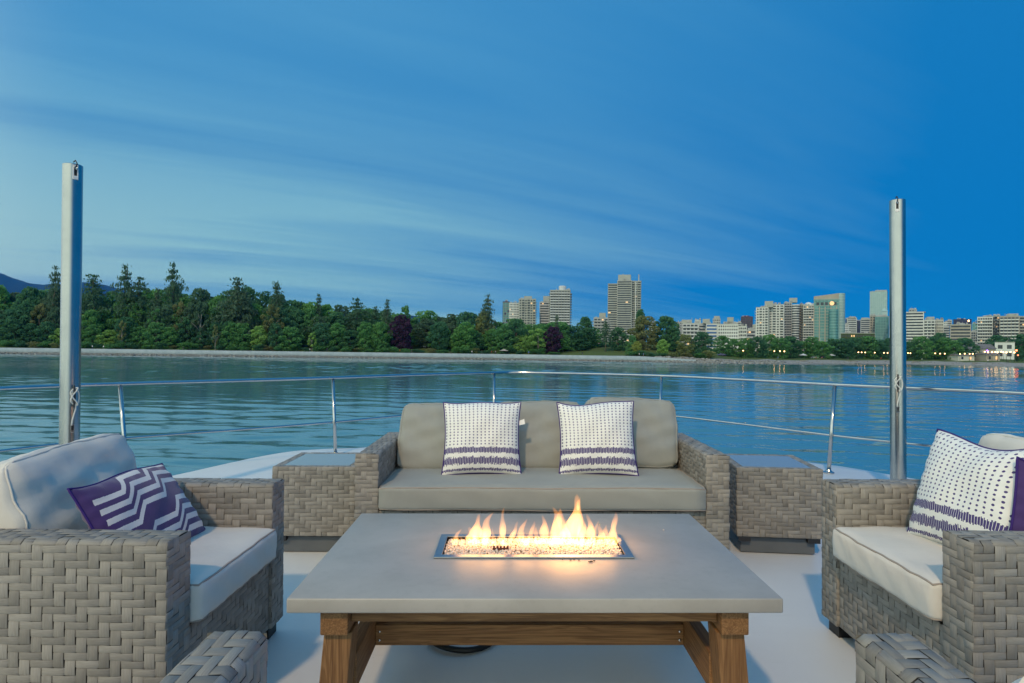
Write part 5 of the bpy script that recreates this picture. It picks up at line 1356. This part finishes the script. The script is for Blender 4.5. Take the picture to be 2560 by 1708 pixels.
# ------------------------------------------------------------------ fire table
def build_table():
    r = empty('fire_table', (.071, 1.72, 0), math.radians(.55), boat=True)     # local x centred, y=0 front
    hw, D, zt, zb = .71, .885, .486, .4435
    bx0, bx1, by0, by1 = -.325, .345, .330, .570            # burner opening
    # top slab with an opening: four bevelled sections of one cast slab
    bm = bmesh.new()
    xs = [-hw, bx0, bx1, hw]; ys = [0, by0, by1, D]
    g = [[[bm.verts.new((x, y, z)) for y in ys] for x in xs] for z in (zb, zt)]
    for i in range(3):
        for j in range(3):
            if i == 1 and j == 1: continue
            bm.faces.new((g[1][i][j], g[1][i + 1][j], g[1][i + 1][j + 1], g[1][i][j + 1])); bm.faces.new((g[0][i][j], g[0][i][j + 1], g[0][i + 1][j + 1], g[0][i + 1][j]))
    for i in range(3):
        bm.faces.new((g[0][i][0], g[0][i + 1][0], g[1][i + 1][0], g[1][i][0])); bm.faces.new((g[0][i + 1][3], g[0][i][3], g[1][i][3], g[1][i + 1][3]))
        bm.faces.new((g[0][0][i + 1], g[0][0][i], g[1][0][i], g[1][0][i + 1])); bm.faces.new((g[0][3][i], g[0][3][i + 1], g[1][3][i + 1], g[1][3][i]))
    bm.faces.new((g[0][1][2], g[0][1][1], g[1][1][1], g[1][1][2])[::-1]); bm.faces.new((g[0][2][1], g[0][2][2], g[1][2][2], g[1][2][1])[::-1])
    bm.faces.new((g[0][1][1], g[0][2][1], g[1][2][1], g[1][1][1])[::-1]); bm.faces.new((g[0][2][2], g[0][1][2], g[1][1][2], g[1][2][2])[::-1])
    bmesh.ops.recalc_face_normals(bm, faces=list(bm.faces))
    ed = [e for e in bm.edges if len(e.link_faces) == 2 and e.calc_face_angle(0) > .5]
    bmesh.ops.bevel(bm, geom=ed, offset=.005, segments=3, profile=.5, affect='EDGES')
    me = bpy.data.meshes.new('table_top'); bm.to_mesh(me); bm.free(); me.shade_smooth(); me.set_sharp_from_angle(angle=math.radians(35))
    link('table_top', me, r, M['top'])
    # wooden base
    xl, xr = -.583, .583
    for s in (-1, 1):
        x = s * .583
        MB().box(x - .0405, x + .0405, .030, D - .03, .366, zb - .001).build('side_beam', M['wood_y'], r, bevel=.006)
        for yy, fy in ((.052, -1), (D - .132, 1)):
            b = MB(); dx = s * .026
            t0, t1 = (x - .041, x + .041), (x - .043 + dx, x + .043 + dx)
            v = [(t1[0], yy, 0), (t1[1], yy, 0), (t1[1], yy + .085, 0), (t1[0], yy + .085, 0), (t0[0] + .006 * s * -1, yy, .3655), (t0[1] - .006 * s, yy, .3655), (t0[1] - .006 * s, yy + .085, .3655), (t0[0] - .006 * s, yy + .085, .3655)]
            b.add(v, [(0, 3, 2, 1), (4, 5, 6, 7), (0, 1, 5, 4), (1, 2, 6, 5), (2, 3, 7, 6), (3, 0, 4, 7)])
            b.build('leg', M['wood_z'], r, bevel=.005)
        MB().box(x - s * .018 - .022, x - s * .018 + .022, .1375, D - .1325, .150, .262).build('side_rail', M['wood_y'], r, bevel=.004)
    MB().box(-.5415, .5415, .062, .112, .392, zb - .001).build('front_beam', M['wood_x'], r, bevel=.004)
    MB().box(-.5415, .5415, D - .112, D - .062, .392, zb - .001).build('rear_beam', M['wood_x'], r, bevel=.004)
    st = MB().box(-.5425, .5425, .40, .452, .156, .228).build('stretcher', M['wood_x'], r, bevel=.004)
    for s in (-1, 1):
        for z in (.175, .205):
            o = MB().lathe([(.0055, 0), (.005, .002), (.002, .003)], (0, 0, 0), 10).build('screw', M['steel'], st, True); o.matrix_local = Matrix.Translation((s * .528, .3995, z)) @ Matrix.Rotation(math.pi / 2, 4, 'X')
    # burner tray
    rim = .026; t = MB()
    ox0, ox1, oy0, oy1 = bx0 - .006, bx1 + .006, by0 - .006, by1 + .006; zz0, zz1 = zt + .0005, zt + .006
    for a, b_, c, d_ in ((ox0, ox1, oy0, oy0 + rim), (ox0, ox1, oy1 - rim, oy1), (ox0, ox0 + rim, oy0 + rim, oy1 - rim), (ox1 - rim, ox1, oy0 + rim, oy1 - rim)): t.box(a, b_, c, d_, zz0, zz1)
    tray = t.build('burner_frame', M['burner_steel'], r, bevel=.0015)
    p = MB(); p.box(bx0 + .003, bx1 - .003, by0 + .003, by1 - .003, zt - .075, zt - .07)
    for a, b_, c, d_ in ((bx0 + .003, bx1 - .003, by0 + .003, by0 + .006), (bx0 + .003, bx1 - .003, by1 - .006, by1 - .003), (bx0 + .003, bx0 + .006, by0 + .006, by1 - .006), (bx1 - .006, bx1 - .003, by0 + .006, by1 - .006)): p.box(a, b_, c, d_, zt - .0698, zt - .001)
    p.build('burner_pan', M['dark_metal'], r)
    # fire glass
    V = []; Fs = []; b = 0; v0 = np.array([(1, 0, 0), (-1, 0, 0), (0, 1, 0), (0, -1, 0), (0, 0, 1), (0, 0, -1)], float); f0 = np.array([(0, 2, 4), (2, 1, 4), (1, 3, 4), (3, 0, 4), (2, 0, 5), (1, 2, 5), (3, 1, 5), (0, 3, 5)])
    for _ in range(3600):
        x, y = random.uniform(bx0 + rim - .004, bx1 - rim + .004), random.uniform(by0 + rim - .006, by1 - rim + .004); s = random.uniform(.0035, .0075)
        hump = .010 * (1 - ((x - (bx0 + bx1) / 2) / .34) ** 2) * (1 - ((y - (by0 + by1) / 2) / .13) ** 2)
        z = zt - .010 + hump + random.uniform(-.005, .004)
        R = np.array(Matrix.Rotation(random.uniform(0, 6.28), 3, V3((random.uniform(-1, 1), random.uniform(-1, 1), random.uniform(-1, 1))).normalized()))
        V.append(((v0 * (1 + RNG.normal(0, .22, (6, 1))) * s) @ R.T) + np.array((x, y, z))); Fs.append(f0 + b); b += 6
    o = link('fire_glass', quads_mesh('fire_glass', np.concatenate(V), np.concatenate(Fs)), r, M['beads']); tag(o, kind='stuff')
    MB().box(bx0 + rim, bx1 - rim, by0 + rim, by1 - rim, zt - .03, zt - .010).build('glass_bed', M['bead_bed'], r)
    ig = MB(); ix, iy, iz = -.105, by0 + .075, zt + .006
    ig.box(ix - .028, ix + .028, iy, iy + .010, iz - .004, iz + .002)
    for k in range(5): ig.box(ix - .026 + k * .012, ix - .019 + k * .012, iy - .001, iy + .006, iz + .0022, iz + .010)
    ig.build('igniter', mat('burnt_metal', (.10, .025, .018), .7), r)
    # flames: closed tongues of glowing gas
    def wobble_tube(x, y, h, w, lean, seed, dpt=.62, base=0.0, blunt=False):
        q = random.Random(seed); m_ = 14; sg = 14; V = []; f = []
        a1, a2, p1, p2 = q.uniform(.10, .28), q.uniform(.05, .12), q.uniform(0, 6.28), q.uniform(0, 6.28)
        for i in range(m_ + 1):
            t_ = i / m_; rad = w / 2 * ((.55 + 1.25 * t_) if t_ < .28 else .90 * ((1 - t_) / .72) ** (.62 if not blunt else .45)) * (1 + .16 * math.sin(11 * t_ + p2)) + .0004
            cx = x + lean * h * t_ ** 1.4 + a1 * w * 1.6 * math.sin(3.2 * t_ + p1) * t_ + a2 * w * math.sin(9 * t_ + p2) * t_; z = base + h * t_; cy = y + .25 * w * math.sin(2.6 * t_ + p2) * t_
            for k in range(sg):
                a = 2 * math.pi * k / sg; rr = rad * (1 + .17 * math.sin(2 * a + 9 * t_ + p1) + .08 * math.sin(5 * a - 6 * t_)); V.append((cx + rr * math.cos(a), cy + rr * dpt * math.sin(a), z))
        for i in range(m_):
            for k in range(sg): f.append((i * sg + k, i * sg + (k + 1) % sg, (i + 1) * sg + (k + 1) % sg, (i + 1) * sg + k))
        f.append(tuple(reversed(range(sg)))); f.append(tuple(m_ * sg + k for k in range(sg)))
        return V, f
    K = .000345
    fl = [(495, 545, 60, -.1), (545, 480, 60, .1), (585, 365, 105, -.12), (650, 345, 105, .30), (770, 498, 32, -.2), (800, 498, 34, .25), (852, 282, 62, .05), (925, 440, 60, .35), (1030, 412, 72, .18), (1128, 442, 58, .18), (1197, 488, 70, .05),
          (1300, 372, 90, -.20), (1405, 282, 120, -.10), (1455, 400, 70, .15), (1520, 310, 110, -.15), (1595, 150, 150, .0), (1655, 330, 100, .12), (1770, 348, 90, -.12), (1805, 430, 50, .1), (1870, 485, 85, .12), (1950, 480, 60, .0), (1985, 340, 85, .14)]
    ym = (by0 + by1) / 2 + .02
    for k, (zx, zy, wd, ln) in enumerate(fl):
        wx = ((1060 + zx / 4.196) - 1280) * 2.175 / 1500 - .071
        v, f = wobble_tube(wx, ym + random.uniform(-.016, .016), (640 - zy) * K + .016, wd * K * 1.22, ln, 50 + k, base=zt + .002)
        o = MB().add(v, f).build('flame', M['flame'], r, True)
    v, f = wobble_tube(((1060 + 1640 / 4.196) - 1280) * 2.175 / 1500 - .071, ym, .050, .017, .1, 91, base=zt + .126); MB().add(v, f).build('flame', M['flame'], r, True)
    for xx in (-.24, -.17, -.08, -.01, .06, .12, .18, .25):
        for k in range(3):
            v, f = wobble_tube(xx + random.uniform(-.08, .08), ym + random.uniform(-.02, .02), random.uniform(.022, .062), random.uniform(.022, .038), random.uniform(-.3, .3), random.randint(0, 9999), base=zt + .001); MB().add(v, f).build('flame', M['flame'], r, True)
    for k, (xx, pw) in enumerate(((-.22, .35), (-.13, .45), (-.02, .4), (.07, .5), (.13, .8), (.19, .6), (.26, .5))):
        l = bpy.data.lights.new('fire_light', 'POINT'); l.energy = pw * 1.2; l.color = (1.0, .44, .12); l.shadow_soft_size = .045
        lo = bpy.data.objects.new('fire_light', l); COL.objects.link(lo); lo.parent = r; lo.location = (xx, ym, zt + .080)
    tag(r, 'low fire table with grey cast top, wooden legs and burning gas flames', 'fire table')
build_table()

def build_bits():
    # gas hose looped on the deck below the table
    pts = [(-.20 + .135 * math.cos(a), 2.50 + .135 * math.sin(a) * .95, .013 + .004 * math.sin(2 * a)) for a in [k * 2 * math.pi / 48 for k in range(46)]]
    pts += [(-.02, 2.50, .014), (.10, 2.56, .016), (.16, 2.66, .05), (.12, 2.50, .30), (.09, 2.22, .40)]
    MB().tube([Vector(p) for p in pts], .0115, 10).build('gas_hose', M['black_rubber'], None, True, boat=True)
    tag(bpy.data.objects['gas_hose'], 'black gas hose coiled on the deck under the fire table', 'hose')
    R = random.Random(4); v0, f0 = ICO1
    specks = [(1475, 1404, .0035), (1480, 1403, .004), (1428, 1400, .003), (1449, 1400, .003), (1437, 1399, .0025), (1408, 1399, .002), (1487, 1401, .003)]
    for k, (px, py, s) in enumerate(specks):
        d = (1.2 - .486) * 1500 / (py - 871.5); o = link('soot_crumb', mesh('soot_crumb', v0 * np.array([s * 1.6, s, s * .5]), f0), None, M['core'], True)
        o.location = ((px - 1280) / 1500 * d, d, .4885); tag(o, 'tiny burnt crumb on the table before the flames, ' + ('third from the right', 'second from the right', 'second from the left', 'middle one', 'third from the left', 'leftmost', 'rightmost')[k], 'crumb', 'burnt crumbs on the table')
    o = link('glass_chip', mesh('glass_chip', v0 * np.array([.004, .004, .002]), f0), None, M['beads'], True); o.location = (.60, 2.37, .488); tag(o, 'tiny clear chip on the right rear of the table top', 'chip')
build_bits()

for o in BOAT: o.matrix_basis = HEEL @ o.matrix_basis
